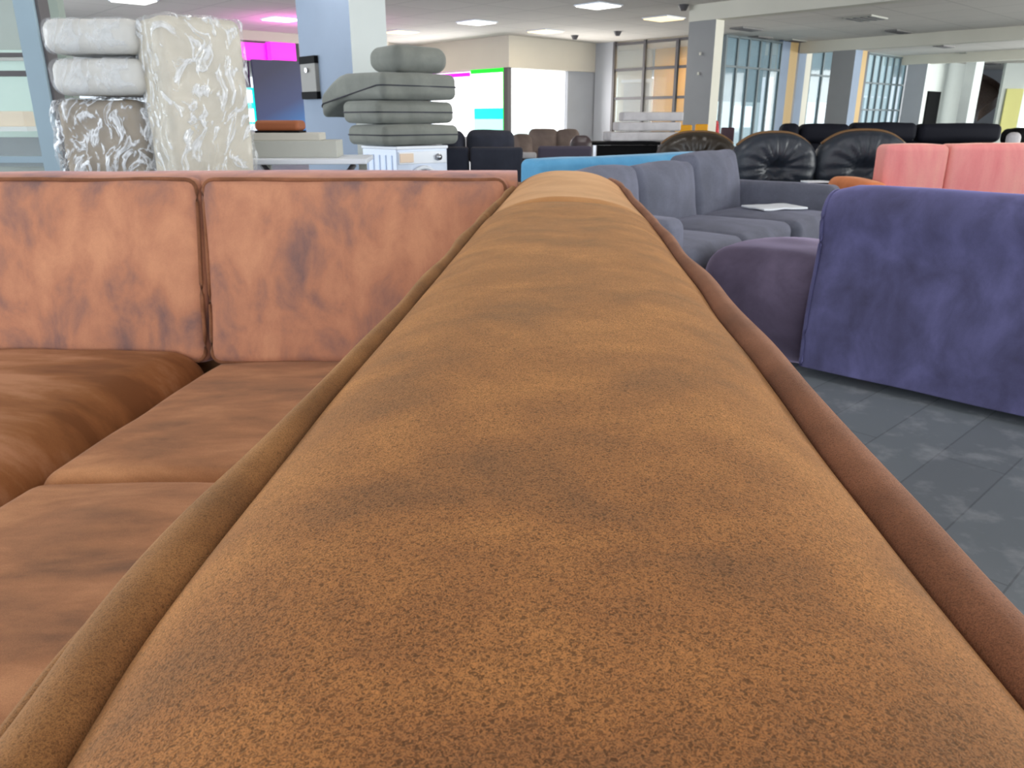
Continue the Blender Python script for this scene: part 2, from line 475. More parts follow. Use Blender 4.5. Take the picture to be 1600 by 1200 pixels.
def lat(name, p0, p1, z0, z1, thick, mat, parent=None):
    """wall-like slab along the line p0..p1 with its near face on the line"""
    p0, p1 = Vector((p0[0], p0[1], 0)), Vector((p1[0], p1[1], 0))
    d = p1 - p0; L_ = d.length; d.normalize()
    nrm = Vector((-d.y, d.x, 0))
    if nrm.dot(p0 + p1) < 0: nrm = -nrm
    c = (p0 + p1) / 2 + nrm * thick / 2
    o = box(name, (0, 0, 0), (L_, thick, z1 - z0), mat, loc=(c.x, c.y, (z0 + z1) / 2), rotz=math.atan2(d.y, d.x))
    if parent:
        o.parent = parent
    return o


def hit(px, p0, d):
    """distance along the floor line p0 + s d seen at picture column px near the horizon"""
    k = (px - 800) / F * (CP + 0.0) # zc ~ Y*CP at eye height
    # x = k*Y  ->  p0.x + s d.x = k (p0.y + s d.y)
    return (k * p0[1] - p0[0]) / (d.x - k * d.y)


# wall run 1: far-left, along B, meets the soffit's left end
W1 = Vector((-3.5, 22.46, 0))
def w1(px): return W1 + B * hit(px, W1, B)
# corner of the window bay
CO = Vector((-0.08, 21.0, 0))
BAYR = CO + B * 3.3            # right end of the bay
BAYL = CO + A * 4.0
WC = BAYR - A * 4.0            # the dark framed partition runs towards us
struct(lat('wall_left', w1(250) , w1(372), 0, 3.0, 0.15, M['wallwhite']))
t = struct(lat('wall_back_left', w1(362), w1(500), 2.79, 3.0, 0.2, M['soffit']))
t = struct(lat('wall_back_left', w1(482), W1, 0, 3.0, 0.2, M['soffit']))
t = struct(lat('wall_back_left', w1(362), w1(482), 0, 0.75, 0.2, M['wallgrey']))


def on_line(p0, d, px): return p0 + d * hit(px, p0, d)


struct(lat('wall_back_left', W1, BAYL + A * .3, 0, 3.0, 0.2, M['soffit']))
# soffits above the bay windows
struct(lat('trim_1', BAYL, CO + A * .352, 2.26, 3.0, 0.35, M['soffit']))
struct(lat('trim_2', CO, BAYR, 2.26, 3.0, 0.35, M['soffit']))
struct(lat('wall_bay_sill', BAYL, CO + A * .302, 0, 0.55, 0.3, M['wallgrey']))
struct(lat('wall_bay_sill', CO, BAYR, 0, 0.55, 0.3, M['wallgrey']))
q0 = CO + Vector((0, .25, 0))


# grey wall to the right of the bay and under its soffit end
gA = on_line(q0, B, 886); 
struct(lat('wall_back', gA, BAYR + B * 0.25, 0, 2.27, 0.15, M['wallgrey']))
gB = on_line(BAYR, A, 956)
struct(lat('wall_back', BAYR, gB, 0, 3.0, 0.15, M['wallgrey']))

# ---- bay windows (structure): frame + pane + glow strips painting overexposure fringes
wl = thing('window_1', 'wide bay window left of the corner, with overexposure fringes painted in green and magenta', 'window'); wl['kind'] = 'structure'


def panel(name, p0, d, pxa, pxb, pya, pyb, off, th, mat, parent=None):
    """upright flat panel on the line p0,d between picture columns a..b; heights read at its own distance"""
    a = on_line(p0, d, pxa); b = on_line(p0, d, pxb)
    m = (a + b) / 2
    zt = at(800, pya, m.y).z; zb = at(800, pyb, m.y).z
    dv = (b - a); L_ = dv.length; dv.normalize()
    n = Vector((-dv.y, dv.x, 0))
    if n.dot(m) < 0: n = -n
    c = m + n * off
    o = box(name, (0, 0, 0), (L_, th, zt - zb), mat, loc=(c.x, c.y, (zt + zb) / 2), rotz=math.atan2(dv.y, dv.x))
    if parent: o.parent = parent
    return o


lw0 = CO + Vector((0.0, 0.12, 0))
panel('pane', lw0, A, 672, 788, 112, 213, 0.10, 0.02, M['daylight'], wl)
panel('green_clip_fringe', lw0, A, 784.5, 789, 108, 213, 0.05, 0.04, M['green'], wl)
panel('green_clip_fringe', lw0, A, 735, 785, 107.5, 114, 0.05, 0.04, M['green'], wl)
panel('magenta_clip_fringe', lw0, A, 676, 733, 115, 121, 0.05, 0.04, M['magenta_deep'], wl)
panel('magenta_clip_fringe', lw0, A, 674, 678, 115, 140, 0.05, 0.04, M['magenta_deep'], wl)
panel('green_clip_fringe', lw0, A, 742, 786, 208.5, 213, 0.05, 0.04, M['green'], wl)
panel('turquoise_clip_patch', lw0, A, 739, 784, 169, 186, 0.06, 0.03, M['cyan'], wl)  # glowing block, part of the painted overexposure colours
panel('pale_clip_patch', lw0, A, 738, 784, 186, 212, 0.07, 0.03, M['palecyan'], wl)
panel('window_frame', lw0, A, 789, 795.5, 101, 215, 0.0, 0.1, M['frame'], wl)
panel('window_frame', lw0, A, 662, 789, 102, 107.5, 0.0, 0.08, M['frame'], wl)
panel('window_frame', lw0, A, 662, 672, 107, 215, 0.0, 0.08, M['frame'], wl)
wr = thing('window_2', 'blown out white bay window right of the corner', 'window'); wr['kind'] = 'structure'
panel('pane', q0, B, 797, 886, 103, 213, 0.12, 0.02, M['daylight'], wr)
panel('window_frame', q0, B, 794.5, 797.5, 103, 213, 0.0, 0.08, M['frame'], wr)
panel('parked_car_glimpse', q0, B, 806, 836, 193, 212, 0.09, 0.02, M['daylight_soft'], wr)

# ---- dark framed glass partition beyond the grey wall
pt = thing('window_3', 'dark framed glass partition with warm yellow room behind', 'window'); pt['kind'] = 'structure'
P3 = BAYR
def zpx(py, Y): return at(800, py, Y).z
for a, b in ((955, 958), (1001, 1004), (1050, 1054), (1073, 1077)):
    panel('mullion', P3, A, a, b, 66 if a < 1000 else 62, 215, 0.0, 0.08, M['frame'], pt)
gl0, gl1 = on_line(P3, A, 956), on_line(P3, A, 1077)
for z in (3.0 - 0.07, 2.28, 1.55):
    o = lat('transom', gl0, gl1, z - 0.035, z + 0.035, 0.06, M['frame']); o.parent = pt
o = lat('glass_pane', gl0 + A * 0 + B * 0.03, gl1 + B * 0.03, 0, 2.9, 0.01, M['glass']); o.parent = pt
o = lat('sill', gl0, gl1, 0.0, 0.55, 0.1, M['frame']); o.parent = pt
# the office behind it: wall coloured for its warm light, pale blue side, door frame
bk0, bk1 = gl0 + B * 2.6 + A * 1.5, gl1 + B * 2.6 - A * 0.5
struct(lat('wall_office', on_line(bk0, A, 930), on_line(bk0, A, 1012), 0, 3.0, 0.1, M['soffit']))
struct(lat('wall_office', on_line(bk0, A, 1018), on_line(bk0, A, 1085), 0, 3.0, 0.1, M['ochre']))
dr = thing('door_1', 'pale grey door with a bright white surround inside the office', 'door'); dr['kind'] = 'structure'
panel('door_leaf', bk0, A, 975, 1016, 130, 260, -0.06, 0.04, M['wallgrey'], dr)
panel('door_frame', bk0, A, 1016, 1020, 126, 260, -0.10, 0.06, M['white'], dr)
panel('door_frame', bk0, A, 972, 1020, 124, 129, -0.10, 0.06, M['white'], dr)
panel('pane', bk0, A, 955, 966, 122, 260, -0.12, 0.03, M['daylight_soft'], dr)
area('office_lamp_glow', (gl0 + B * 1.3 - A * 1.2 + Vector((0, 0, 2.9)))[:], 0.8, 60, (1, 0.72, 0.35))

# ---- long wall with glazed bays, along B
V0 = on_line(P3, A, 1120)
def v(px): return V0 + B * hit(px, V0, B)
def seg(pa, pb, mat, z0=0, z1=3.0, name='wall_right', th=0.12): return struct(lat(name, v(pa), v(pb), z0, z1, th, mat))


def glazing(name, label, pa, pb, nm, transoms, backs):
    w = thing(name, label, 'window'); w['kind'] = 'structure'
    sa, sb = hit(pa, V0, B), hit(pb, V0, B)
    for i in range(nm + 1):
        s = sa + (sb - sa) * i / nm
        o = lat('mullion', V0 + B * (s - .03), V0 + B * (s + .03), 0, 2.95, 0.08, M['framegrey']); o.parent = w
    for z in transoms:
        o = lat('transom', V0 + B * sa, V0 + B * sb, z - .025, z + .025, 0.05, M['framegrey']); o.parent = w
    o = lat('glass_pane', V0 + B * sa + A * .04, V0 + B * sb + A * .04, 0, 2.9, 0.01, M['glassblue']); o.parent = w
    for (qa, qb, z0, z1, m) in backs:
        o = lat('light_behind', v(qa) + A * 0.6, v(qb) + A * 0.6, z0, z1, 0.02, m); o.parent = w
    return w


glazing('window_4', 'tall glass partition just right of the near grey column', 1126, 1211, 5, (2.25, 2.93),
        [(1135, 1216, 0, 1.45, M['daylight_soft']), (1170, 1205, 0.8, 1.35, M['daylight']), (1120, 1216, 1.45, 3.0, M['alu'])])
seg(1211, 1223, M['colblue']); seg(1223, 1235, M['tan'], th=0.4); seg(1235, 1238, M['frame'], th=0.42)
seg(1238, 1249, M['colblue']); seg(1249, 1258, M['beam'], th=0.5)
glazing('window_5', 'glass partition between the cream post and the middle grey column', 1258, 1312, 3, (2.2, 2.93),
        [(1272, 1306, 0, 1.5, M['daylight_soft']), (1255, 1320, 1.5, 3.0, M['alu'])])
seg(1312, 1334, M['colblue']); seg(1334, 1341, M['tan'], th=0.5); seg(1341, 1344, M['frame'], th=0.5)
glazing('window_6', 'narrow paned glass partition before the far grey column', 1344, 1404, 6, (2.1, 1.3, 2.93),
        [(1340, 1410, 1.75, 3.0, M['daylight_soft']), (1345, 1375, 0, 1.7, M['alu']), (1375, 1410, 0, 1.7, M['daylight_soft'])])
seg(1404, 1440, M['wallgrey']); seg(1440, 1500, M['wallwhite'])
d2 = thing('door_2', 'open black doorway in the white wall right of the far column', 'door'); d2['kind'] = 'structure'
panel('door_leaf', V0, B, 1442, 1461, 143, 230, -0.03, 0.05, M['black'], d2)
# white corner pier, stair recess and yellow wall, further right
pi0 = at(1508, 187, 29.5); 
struct(box('column', (0, 0, 1.5), (0.52, 0.36, 3.0), M['colwhite'], loc=(pi0.x, pi0.y, 0), rotz=ANG - R(10)), 'white fluted pier left of the brown spiral stair', 'column')
e0 = at(1500, 187, 35); e1 = at(1700, 187, 35)
struct(lat('wall_far_right', (e0.x, e0.y), (at(1562, 187, 35).x, 35), 0, 3.0, 0.15, M['wallgrey']))
struct(lat('wall_far_right', (at(1556, 187, 31).x, 31), (at(1680, 187, 31).x, 31), 0, 3.0, 0.15, M['wallwhite']))
yw = struct(box('wall_yellow_panel', (0, 0, 0), (0.62, 0.05, 1.6), M['yellow'], loc=(at(1577, 187, 30.9).x, 30.9, 1.3), rotz=0))
wn6 = struct(box('window_7', (0, 0, 0), (0.7, 0.05, 2.0), M['daylight'], loc=(at(1611, 187, 30.9).x, 30.9, 1.2)))


# ---- columns and beams
def column(px0, Y, la, lb, top, label, mats, zlow=0.0):
    p = at(px0, 187, Y)
    # near vertical edge at p; side 'a' runs away left, side 'b' away right
    c = Vector((p.x, Y, 0)) + A * la / 2 + B * lb / 2
    bm = bmesh.new(); add_box(bm, (0, 0, top / 2), (lb, la, top))
    bmesh.ops.recalc_face_normals(bm, faces=bm.faces)
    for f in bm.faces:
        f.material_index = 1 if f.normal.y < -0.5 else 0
    o = bm_obj('column', bm, None, loc=(c.x, c.y, 0), rotz=ANG)
    o.data.materials.append(mats[0]); o.data.materials.append(mats[1])
    return struct(o, label, 'column')


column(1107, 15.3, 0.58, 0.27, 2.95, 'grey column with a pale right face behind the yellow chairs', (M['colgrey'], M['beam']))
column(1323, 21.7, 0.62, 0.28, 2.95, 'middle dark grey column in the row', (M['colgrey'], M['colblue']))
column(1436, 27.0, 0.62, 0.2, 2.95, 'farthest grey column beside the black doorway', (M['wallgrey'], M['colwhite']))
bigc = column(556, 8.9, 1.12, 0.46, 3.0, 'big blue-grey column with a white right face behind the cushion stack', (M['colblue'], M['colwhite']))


def beam(px, Y, la, back, fwd, w, zb, name):
    p = at(px, 187, Y); p0 = Vector((p.x, Y, 0))
    c = p0 + A * (back - fwd) / 2 + B * w / 2
    o = box(name, (0, 0, 0), (w, back + fwd, 3.0 - zb), M['beam'], loc=(c.x, c.y, (3.0 + zb) / 2), rotz=ANG)
    return struct(o)


beam(1107, 15.28, .58, 0.60, 14, 0.29, 2.72, 'trim_3')
beam(1323, 21.68, .62, 3.2, 20, 0.30, 2.72, 'trim_4')
beam(1436, 26.98, .62, 2.6, 24, 0.30, 2.72, 'trim_5')

# screws / bright marks on the columns
for i, (px, py, Y) in enumerate([(1094, 84, 15.3), (1091, 115, 15.32)]):
    p = at(px, py, Y + 0.15)
    o = box('wall_hook', (0, 0, 0), (0.025, 0.04, 0.05), M['beam'], loc=p, rotz=ANG, bev=0.008)
    tag(o, ['upper small metal hook on the near grey column', 'lower small metal hook on the near grey column'][i], 'hook')

# control box on the big column
p = at(493, 122, 9.58)
cb = thing('wall_control_box', 'small grey control box with black ends on the blue-grey column', 'control box', loc=tuple(p - B * .05), rotz=ANG + R(90))
boxes('housing', [((0, 0, 0), (0.34, 0.09, 0.46))], M['boxgrey'], cb, bev=0.006)
box('cap', (0, 0, 0.19), (0.35, 0.10, 0.08), M['black'], cb); box('cap', (0, 0, -0.19), (0.35, 0.10, 0.08), M['black'], cb)
bm = bmesh.new(); bmesh.ops.create_cone(bm, cap_ends=True, segments=16, radius1=.025, radius2=.025, depth=.03, matrix=Matrix.Translation((0, 0.055, 0.08)) @ Matrix.Rotation(R(90), 4, 'X'))
bm_obj('dial', bm, M['steel'], cb)


# ---- ceiling lights
def ceiling_light(x, y, warm, label, power=30):
    t = thing('ceiling_light', label, 'ceiling light', (x, y, 3.0), ANG, 'square ceiling lights')
    box('frame', (0, 0, -0.012), (0.64, 0.64, 0.024), M['white'], t)
    box('diffuser', (0, 0, -0.03), (0.59, 0.59, 0.02), M['lamp_warm' if warm else 'lamp_white'], t, bev=0.006)
    area('ceiling_lamp', (x, y, 2.93), 0.55, power, (1, 0.86, 0.62) if warm else (1, 0.97, 0.93))
    return t


vis = [(935, 10, 0, 'topmost white square ceiling light, right of the picture middle'), (745, 36, 0, 'white square ceiling light left of the topmost one, over the bay corner'),
       (627, 51, 1, 'warm square ceiling light half hidden by the big column'), (1037, 30, 1, 'warm square ceiling light just left of the near grey column'),
       (852, 50, 1, 'warm square ceiling light above the cream soffit corner'), (440, 31, 0, 'white square ceiling light left of the big column'),
       (209, 2, 0, 'white square ceiling light above the wrapped packs, cut by the frame')]
def atz(px, py, z):
    q = at(px, py, 1.0); d = q - Vector((0, 0, CAMH)); return Vector((0, 0, CAMH)) + d * ((z - CAMH) / d.z)
for px, py, wm, lb in vis:
    q = atz(px, py, 2.97); ceiling_light(q.x, q.y, wm, lb, 14)
for gx, gy in [(-5, 3), (-2.5, 1), (-2, 5), (0.8, 3.2), (3.2, 1.4), (3.6, 5.6), (6.4, 4), (1.0, 7.8), (-2.2, 8.6), (7.2, 8.2), (0.4, -1.2), (-5.5, 7.5)]:
    ceiling_light(gx, gy, False, 'square ceiling light over the showroom nearer than the picture shows', 13)

# vents and smoke detectors
for i, (px, py, w, l, lb) in enumerate([(1167, 46, .9, .35, 'grey vent in the ceiling right of the near column'), (1188, 59, .7, .3, 'dark vent above the tall glass partition'),
                           (1352, 29, .8, .6, 'pale square diffuser between the first two beams'), (1404, 50, .9, .3, 'grey slot vent above the middle beam'), (1243, 64, .8, .25, 'pale vent just above the middle beam end'),
                           (1475, 73, .9, .3, 'grey vent between the middle and far beams'), (1512, 84, .9, .2, 'pale vent near the far beam'), (1548, 100, 1.0, .4, 'vent beyond the far beam')]):
    q = atz(px, py, 2.98)
    t = thing('ceiling_vent', lb, 'vent', (q.x, q.y, 3.0), ANG)
    box('vent_frame', (0, 0, -0.015), (w, l, 0.03), M['greige' if 'pale' in lb else 'vent'], t)
    boxes('slats', [((0, -l / 2 + l * (k + .5) / 4, -0.033), (w * .9, l * .08, 0.01)) for k in range(4)], M['frame'], t)
for i, (px, py, lb) in enumerate([(965, 54, 'small grey smoke detector right of the soffit end'), (898, 60, 'tiny smoke detector above the soffit'), (1068, 14, 'dark smoke detector beside the near beam end')]):
    q = atz(px, py, 2.93)
    bm = bmesh.new(); bmesh.ops.create_cone(bm, cap_ends=True, segments=20, radius1=.05, radius2=.1, depth=.1)
    o = bm_obj('smoke_detector', bm, M['frame'], loc=(q.x, q.y, 2.95)); tag(o, lb, 'smoke detector')

# ---- far-left wall: window band with overexposure painted magenta, navy display, turquoise sign
ml = thing('window_8', 'window band above the navy display, overexposure painted as magenta glow', 'window'); ml['kind'] = 'structure'
rcs = lat('recess_panel', W1 + (BAYL - W1) * .35, W1 + (BAYL - W1) * .72, 2.45, 2.85, .06, plain('blue violet recess', (104, 100, 140), .7)); rcs.location.y -= .08; rcs.parent = ml
for a, b in ((374, 384), (384, 428), (434, 474)):
    panel('magenta_pane', W1, B, a, b, 66, 94, 0.1, 0.02, M['magenta'], ml)
panel('window_frame', W1, B, 428, 434, 66, 94, 0.05, 0.06, M['magenta_deep'], ml)
panel('window_frame', W1, B, 362, 378, 66, 230, 0.05, 0.06, M['frame'], ml)
dp = panel('display_panel', W1, B, 400, 482, 95, 212, -0.06, 0.05, M['navy'])
tag(dp, 'dark navy display panel glowing blue at its lower right corner', 'display panel')
bd = panel('magenta_recess', W1, B, 378, 400, 95, 137, 0.10, 0.03, plain('deep plum', (70, 20, 80), .6), ml)
sg = thing('light_sign', 'turquoise light sign with two white lamps beside the wrapped packs', 'sign')
panel('sign_face', W1, B, 378, 407, 137, 194, 0.0, 0.05, M['cyan'], sg)
panel('green_edge', W1, B, 405, 410, 139, 192, 0.0, 0.06, M['green'], sg)
for ya, yb in ((141, 160), (170, 190)):
    panel('lamp', W1, B, 386, 396, ya, yb, -0.05, 0.03, M['lamp_white'], sg)
area('magenta_glow', (w1(400) - A * 2.6 + Vector((0, 0, 2.2)))[:], 1.5, 26, (1, .15, .8), (R(180), 0, ANG))  # added upward lamp that tints the ceiling magenta

# ---- glazed partition with aluminium post at the far left
gp = thing('window_9', 'glass partition with a blue-grey aluminium post left of the wrapped packs', 'window'); gp['kind'] = 'structure'
Yg = 4.6
def gx(px): return at(px, 187, Yg).x
# post: constant world x
xa, xb = gx(62), gx(91)
box('post', ((xa + xb) / 2, Yg, 1.5), (xb - xa, 0.09, 3.0), M['alu'], gp)
box('post_edge', (xb + .006, Yg + .03, 1.5), (0.02, 0.1, 3.0), M['frame'], gp)
box('glass_pane', ((xa - 1.6), Yg, 1.6), (3.2, 0.012, 2.8), M['glass'], gp)
for py, h in ((86, .02), (115, .028)):
    box('transom', (xa - 1.6, Yg, at(800, py, Yg).z), (3.2, 0.05, h), M['frame'], gp)
box('transom', (xa - 1.6, Yg, at(800, 249, Yg).z), (3.2, 0.06, 0.035), M['alu'], gp)
# glow panel and objects standing in for reflections in the glass
Yb = 6.6
def bx(px): return at(px, 187, Yb).x
def bz(py): return at(800, py, Yb).z
struct(box('wall_side', ((bx(-400) + bx(95)) / 2, Yb + .3, 1.5), (bx(95) - bx(-400), 0.1, 3.0), plain('grey green wall', (150, 160, 150), .8)))
wd = thing('reflection_panel', 'pale green glow panel standing in for reflections in the left glass', 'window'); wd['kind'] = 'structure'
box('pane', ((bx(-400) + bx(78)) / 2, Yb + .2, (bz(75) + bz(218)) / 2), (bx(78) - bx(-400), .03, bz(75) - bz(218)), M['reflection_green'], wd)
box('reveal_board', ((bx(-400) + bx(78)) / 2, Yb + .17, (bz(97) + bz(75)) / 2 + .0), (bx(78) - bx(-400), .03, (bz(75) - bz(97)) * .6), M['greige'], wd)
rl = box('roller_blind', ((bx(-60) + bx(64)) / 2, Yb + .1, bz(238)), (bx(64) - bx(-60), .06, bz(216) - bz(262)), M['framegrey'])
tag(rl, 'dark grey slatted panel low behind the left glass', 'panel')
cbx = box('storage_box', ((bx(14) + bx(58)) / 2, Yb - .1, (bz(174) + bz(198)) / 2), (bx(58) - bx(14), .15, bz(174) - bz(198)), plain('cream box', (226, 206, 176), .7), bev=.01)
tag(cbx, 'cream box in front of the pale green panel behind the left glass', 'box')
shp = box('shelf_board', ((bx(-60) + bx(66)) / 2, Yb - .08, bz(201)), (bx(66) - bx(-60), .3, .035), M['wallwhite'])
tag(shp, 'pale shelf carrying the cream box behind the left glass', 'shelf')

# ================================================================ ORANGE SOFA (nearest)
sofa = thing('corner_sofa', 'large rust and golden brown suede corner sofa filling the near view', 'sofa')
ZS = 0.828
LGt = [(-.128, -.40), (-.128, .16), (-.133, .20), (-.133, .25), (-.130, .31), (-.126, .38), (-.122, .47), (-.104, .695), (-.082, 1.0), (-.056, 1.37), (-.048, 1.46), (0.0, 2.05), (.012, 2.20), (.02, 2.5)]
RGt = [(.160, -.40), (.162, .16), (.165, .26), (.168, .31), (.172, .386), (.178, .446), (.188, .572), (.193, .69), (.205, .806), (.218, 1.0), (.234, 1.195), (.255, 1.5), (.272, 1.8), (.290, 2.05), (.298, 2.16), (.29, 2.5)]
LOt = [(-.150, -.40), (-.149, .174), (-.155, .215), (-.157, .246), (-.153, .31), (-.146, .353), (-.142, .383), (-.127, .553), (-.110, .762), (-.097, .93), (-.080, 1.188), (-.064, 1.386), (-.060, 1.46), (-.03, 1.8), (-.006, 2.12), (.0, 2.5)]
ROt = [(.188, -.40), (.188, .239), (.190, .284), (.193, .379), (.198, .439), (.211, .599), (.220, .748), (.226, .843), (.233, 1.0), (.250, 1.25), (.264, 1.443), (.285, 1.8), (.305, 2.1), (.312, 2.22), (.312, 2.5)]


def arm_top(y0, y1, ny, nx, crown, ends, seed, end_drop):
    bm = bmesh.new(); rows = []
    for j in range(ny + 1):
        f = j / ny; y = y0 + (y1 - y0) * f
        xl, xr = smooth_interp(LGt, y, .03), smooth_interp(RGt, y, .03)
        row = []
        for i in range(nx + 1):
            u = -1 + 2 * i / nx
            uu = math.sin(u * math.pi / 2) * .55 + u * .45
            x = (xl + xr) / 2 + uu * (xr - xl) / 2
            c = 1 - abs(uu) ** 3.4
            z = ZS - .008 + (crown + .008) * c ** .75 if c > 0 else ZS - .008
            yy = y
            # seam dips at the ends
            for (on, ye) in ((ends[0], y0), (ends[1], y1)):
                if on:
                    d = abs(y - ye)
                    z -= end_drop * math.exp(-(d / 0.016) ** 1.2) * (c ** .3 if c > 0 else 0)
            # seam bows towards the near right
            yy += (-.05 * max(0, uu) ** 2) * math.exp(-abs(y - 1.46) / .12)
            q = Vector((x * 7, yy * 5, seed))
            amp = .0035 * c
            z += noise.noise(q) * amp
            # short puckers running in from the welts
            e = max(0, abs(uu) - .62) / .38
            z += .0016 * e * (1 - e) * 4 * noise.noise(Vector((y * 28, seed + (3 if uu > 0 else 0), uu * 1.5))) * c
            row.append(bm.verts.new((x, yy, z)))
        rows.append(row)
    for j in range(ny):
        for i in range(nx):
            bm.faces.new((rows[j][i], rows[j][i + 1], rows[j + 1][i + 1], rows[j + 1][i]))
    # skirt down to the sofa body
    for edge in (0, nx):
        lo = [bm.verts.new((r[edge].co.x, r[edge].co.y, ZS - .03)) for r in rows]
        for j in range(ny): bm.faces.new((rows[j][edge], rows[j + 1][edge], lo[j + 1], lo[j]))
    for j in (0, ny):
        lo = [bm.verts.new((q.co.x, q.co.y, ZS - .03)) for q in rows[j]]
        for i in range(nx): bm.faces.new((rows[j][i], rows[j][i + 1], lo[i + 1], lo[i]))
    return bm


bm_obj('arm_top_panel', arm_top(-.38, 1.455, 260, 44, .032, (0, 1), 1.0, .016), M['arm'], sofa, smooth=True)


# corner panel: crown grows and the far edge rounds down
def corner_top():
    bm = bmesh.new(); rows = []; ny, nx = 60, 40; y0, y1 = 1.458, 2.46
    for j in range(ny + 1):
        y = y0 + (y1 - y0) * j / ny
        xl, xr = smooth_interp(LGt, y, .03), smooth_interp(RGt, y, .03)
        row = []
        for i in range(nx + 1):
            uu = -1 + 2 * i / nx; c = max(0, 1 - abs(uu) ** 2.4)
            x = (xl + xr) / 2 + uu * (xr - xl) / 2
            g = min(1, (y - y0) / .5)
            z = ZS - .008 + (.040 + .006 * g) * c ** .8
            z -= .012 * math.exp(-((y - y0) / .006) ** 1.2) * c
            z += .0025 * math.exp(-abs(y - y0 - .02) / .04) * c
            ff = max(0, (y - 2.2) / .26); z -= .06 * ff ** 2.2
            yy = y + (-.05 * max(0, uu) ** 2) * math.exp(-abs(y - 1.46) / .12)
            z += noise.noise(Vector((x * 7, yy * 5, 3))) * .003 * c
            row.append(bm.verts.new((x, yy, z)))
        rows.append(row)
    for j in range(ny):
        for i in range(nx): bm.faces.new((rows[j][i], rows[j][i + 1], rows[j + 1][i + 1], rows[j + 1][i]))
    for edge in (0, nx):
        lo = [bm.verts.new((r[edge].co.x, r[edge].co.y, ZS - .09)) for r in rows]
        for j in range(ny): bm.faces.new((rows[j][edge], rows[j + 1][edge], lo[j + 1], lo[j]))
    lo = [bm.verts.new((q.co.x, q.co.y, ZS - .09)) for q in rows[ny]]
    for i in range(nx): bm.faces.new((rows[ny][i], rows[ny][i + 1], lo[i + 1], lo[i]))
    return bm


M['armlight'] = velvet('smooth golden suede', (152, 104, 62), (174, 122, 76), (188, 136, 90), patch=6.0, grain=700, gamt=0.15, bump=0.15, sheen=0.25, tint=(255, 215, 170), sharp=0.2)
bm_obj('corner_top_panel', corner_top(), M['armlight'], sofa, smooth=True)


def welt(gt, ot, y0, y1, zc, h, sgn, ripple=0.0, ns=220):
    """flattened rolled edge filling the strip between groove and outer line"""
    bm = bmesh.new(); rings = []; K = 14
    for j in range(ns + 1):
        y = y0 + (y1 - y0) * j / ns
        a, b = smooth_interp(gt, y, .03), smooth_interp(ot, y, .03)
        a -= sgn * .002
        b += sgn * .0015 * math.sin(y * 23) * ripple
        c, w = (a + b) / 2, abs(b - a) / 2 + .0015
        zz = zc + ripple * .0012 * math.sin(y * 17)
        rings.append([bm.verts.new((c + w * math.cos(q), y, zz + h * math.sin(q))) for q in [2 * math.pi * k / K for k in range(K)]])
    for j in range(ns):
        for k in range(K): bm.faces.new((rings[j][k], rings[j][(k + 1) % K], rings[j + 1][(k + 1) % K], rings[j + 1][k]))
    bm.faces.new(rings[0]); bm.faces.new(rings[-1])
    return bm


bm_obj('left_welt', welt(LGt, LOt, -.38, 1.45, ZS - .003, .0085, -1, 1), M['welt'], sofa, smooth=True)
bm_obj('left_welt', welt(LGt, LOt, 1.45, 2.30, ZS - .003, .0085, -1, 1, 90), M['welt'], sofa, smooth=True)
bm_obj('right_welt', welt(RGt, ROt, -.38, 1.40, ZS - .003, .010, 1, 1), M['welt_red'], sofa, smooth=True)
bm_obj('right_welt', welt(RGt, ROt, 1.40, 2.42, ZS - .005, .010, 1, 1, 90), M['welt_red'], sofa, smooth=True)
LO2 = [(x - .011 + .012 * min(1, max(0, (y - .2) / .15)), y) for x, y in LOt]
bm_obj('lower_welt', welt([(x + .008, y) for x, y in LO2], LO2, -.38, 1.45, ZS - .014, .008, -1, .6), M['welt'], sofa, smooth=True)


# arm body below the welts
def arm_body():
    bm = bmesh.new(); prof = []
    ny = 80
    for j in range(ny + 1):
        y = -.38 + (2.44 + .38) * j / ny
        l, r_ = smooth_interp(LOt, y, .05) + .006, smooth_interp(ROt, y, .05) - .006
        prof.append([bm.verts.new(p) for p in ((l, y, .04), (l - .004, y, .45), (l, y, ZS - .01), (r_, y, ZS - .01), (r_ + .006, y, .45), (r_, y, .04))])
    for j in range(ny):
        for k in range(6): bm.faces.new((prof[j][k], prof[j][(k + 1) % 6], prof[j + 1][(k + 1) % 6], prof[j + 1][k]))
    bm.faces.new(prof[0]); bm.faces.new(prof[-1])
    return bm


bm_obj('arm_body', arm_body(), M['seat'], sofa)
# back: top roll, body
XL = -1.95
def back_top():
    bm = bmesh.new(); rows = []; nx, ny = 70, 16
    for i in range(nx + 1):
        x = XL + (.015 - XL) * i / nx; row = []
        for j in range(ny + 1):
            w = j / ny
            y = 2.125 + .29 * w; t = 2 * w - 1
            z = .838 + .024 * (1 - abs(t) ** 3) + .0025 * noise.noise(Vector((x * 4, y * 4, 5)))
            z -= .004 * max(0, -x - .5)
            row.append(bm.verts.new((x, y, z)))
        row.append(bm.verts.new((x, 2.43, .70))); row.insert(0, bm.verts.new((x, 2.145, .76)))
        rows.append(row)
    for i in range(nx):
        for j in range(ny + 2): bm.faces.new((rows[i][j], rows[i + 1][j], rows[i + 1][j + 1], rows[i][j + 1]))
    return bm


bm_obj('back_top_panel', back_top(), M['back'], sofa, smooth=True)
box('back_body', ((XL - .01) / 2, 2.27, .40), (-XL - .02, .28, .74), M['seat'], sofa, bev=.02)


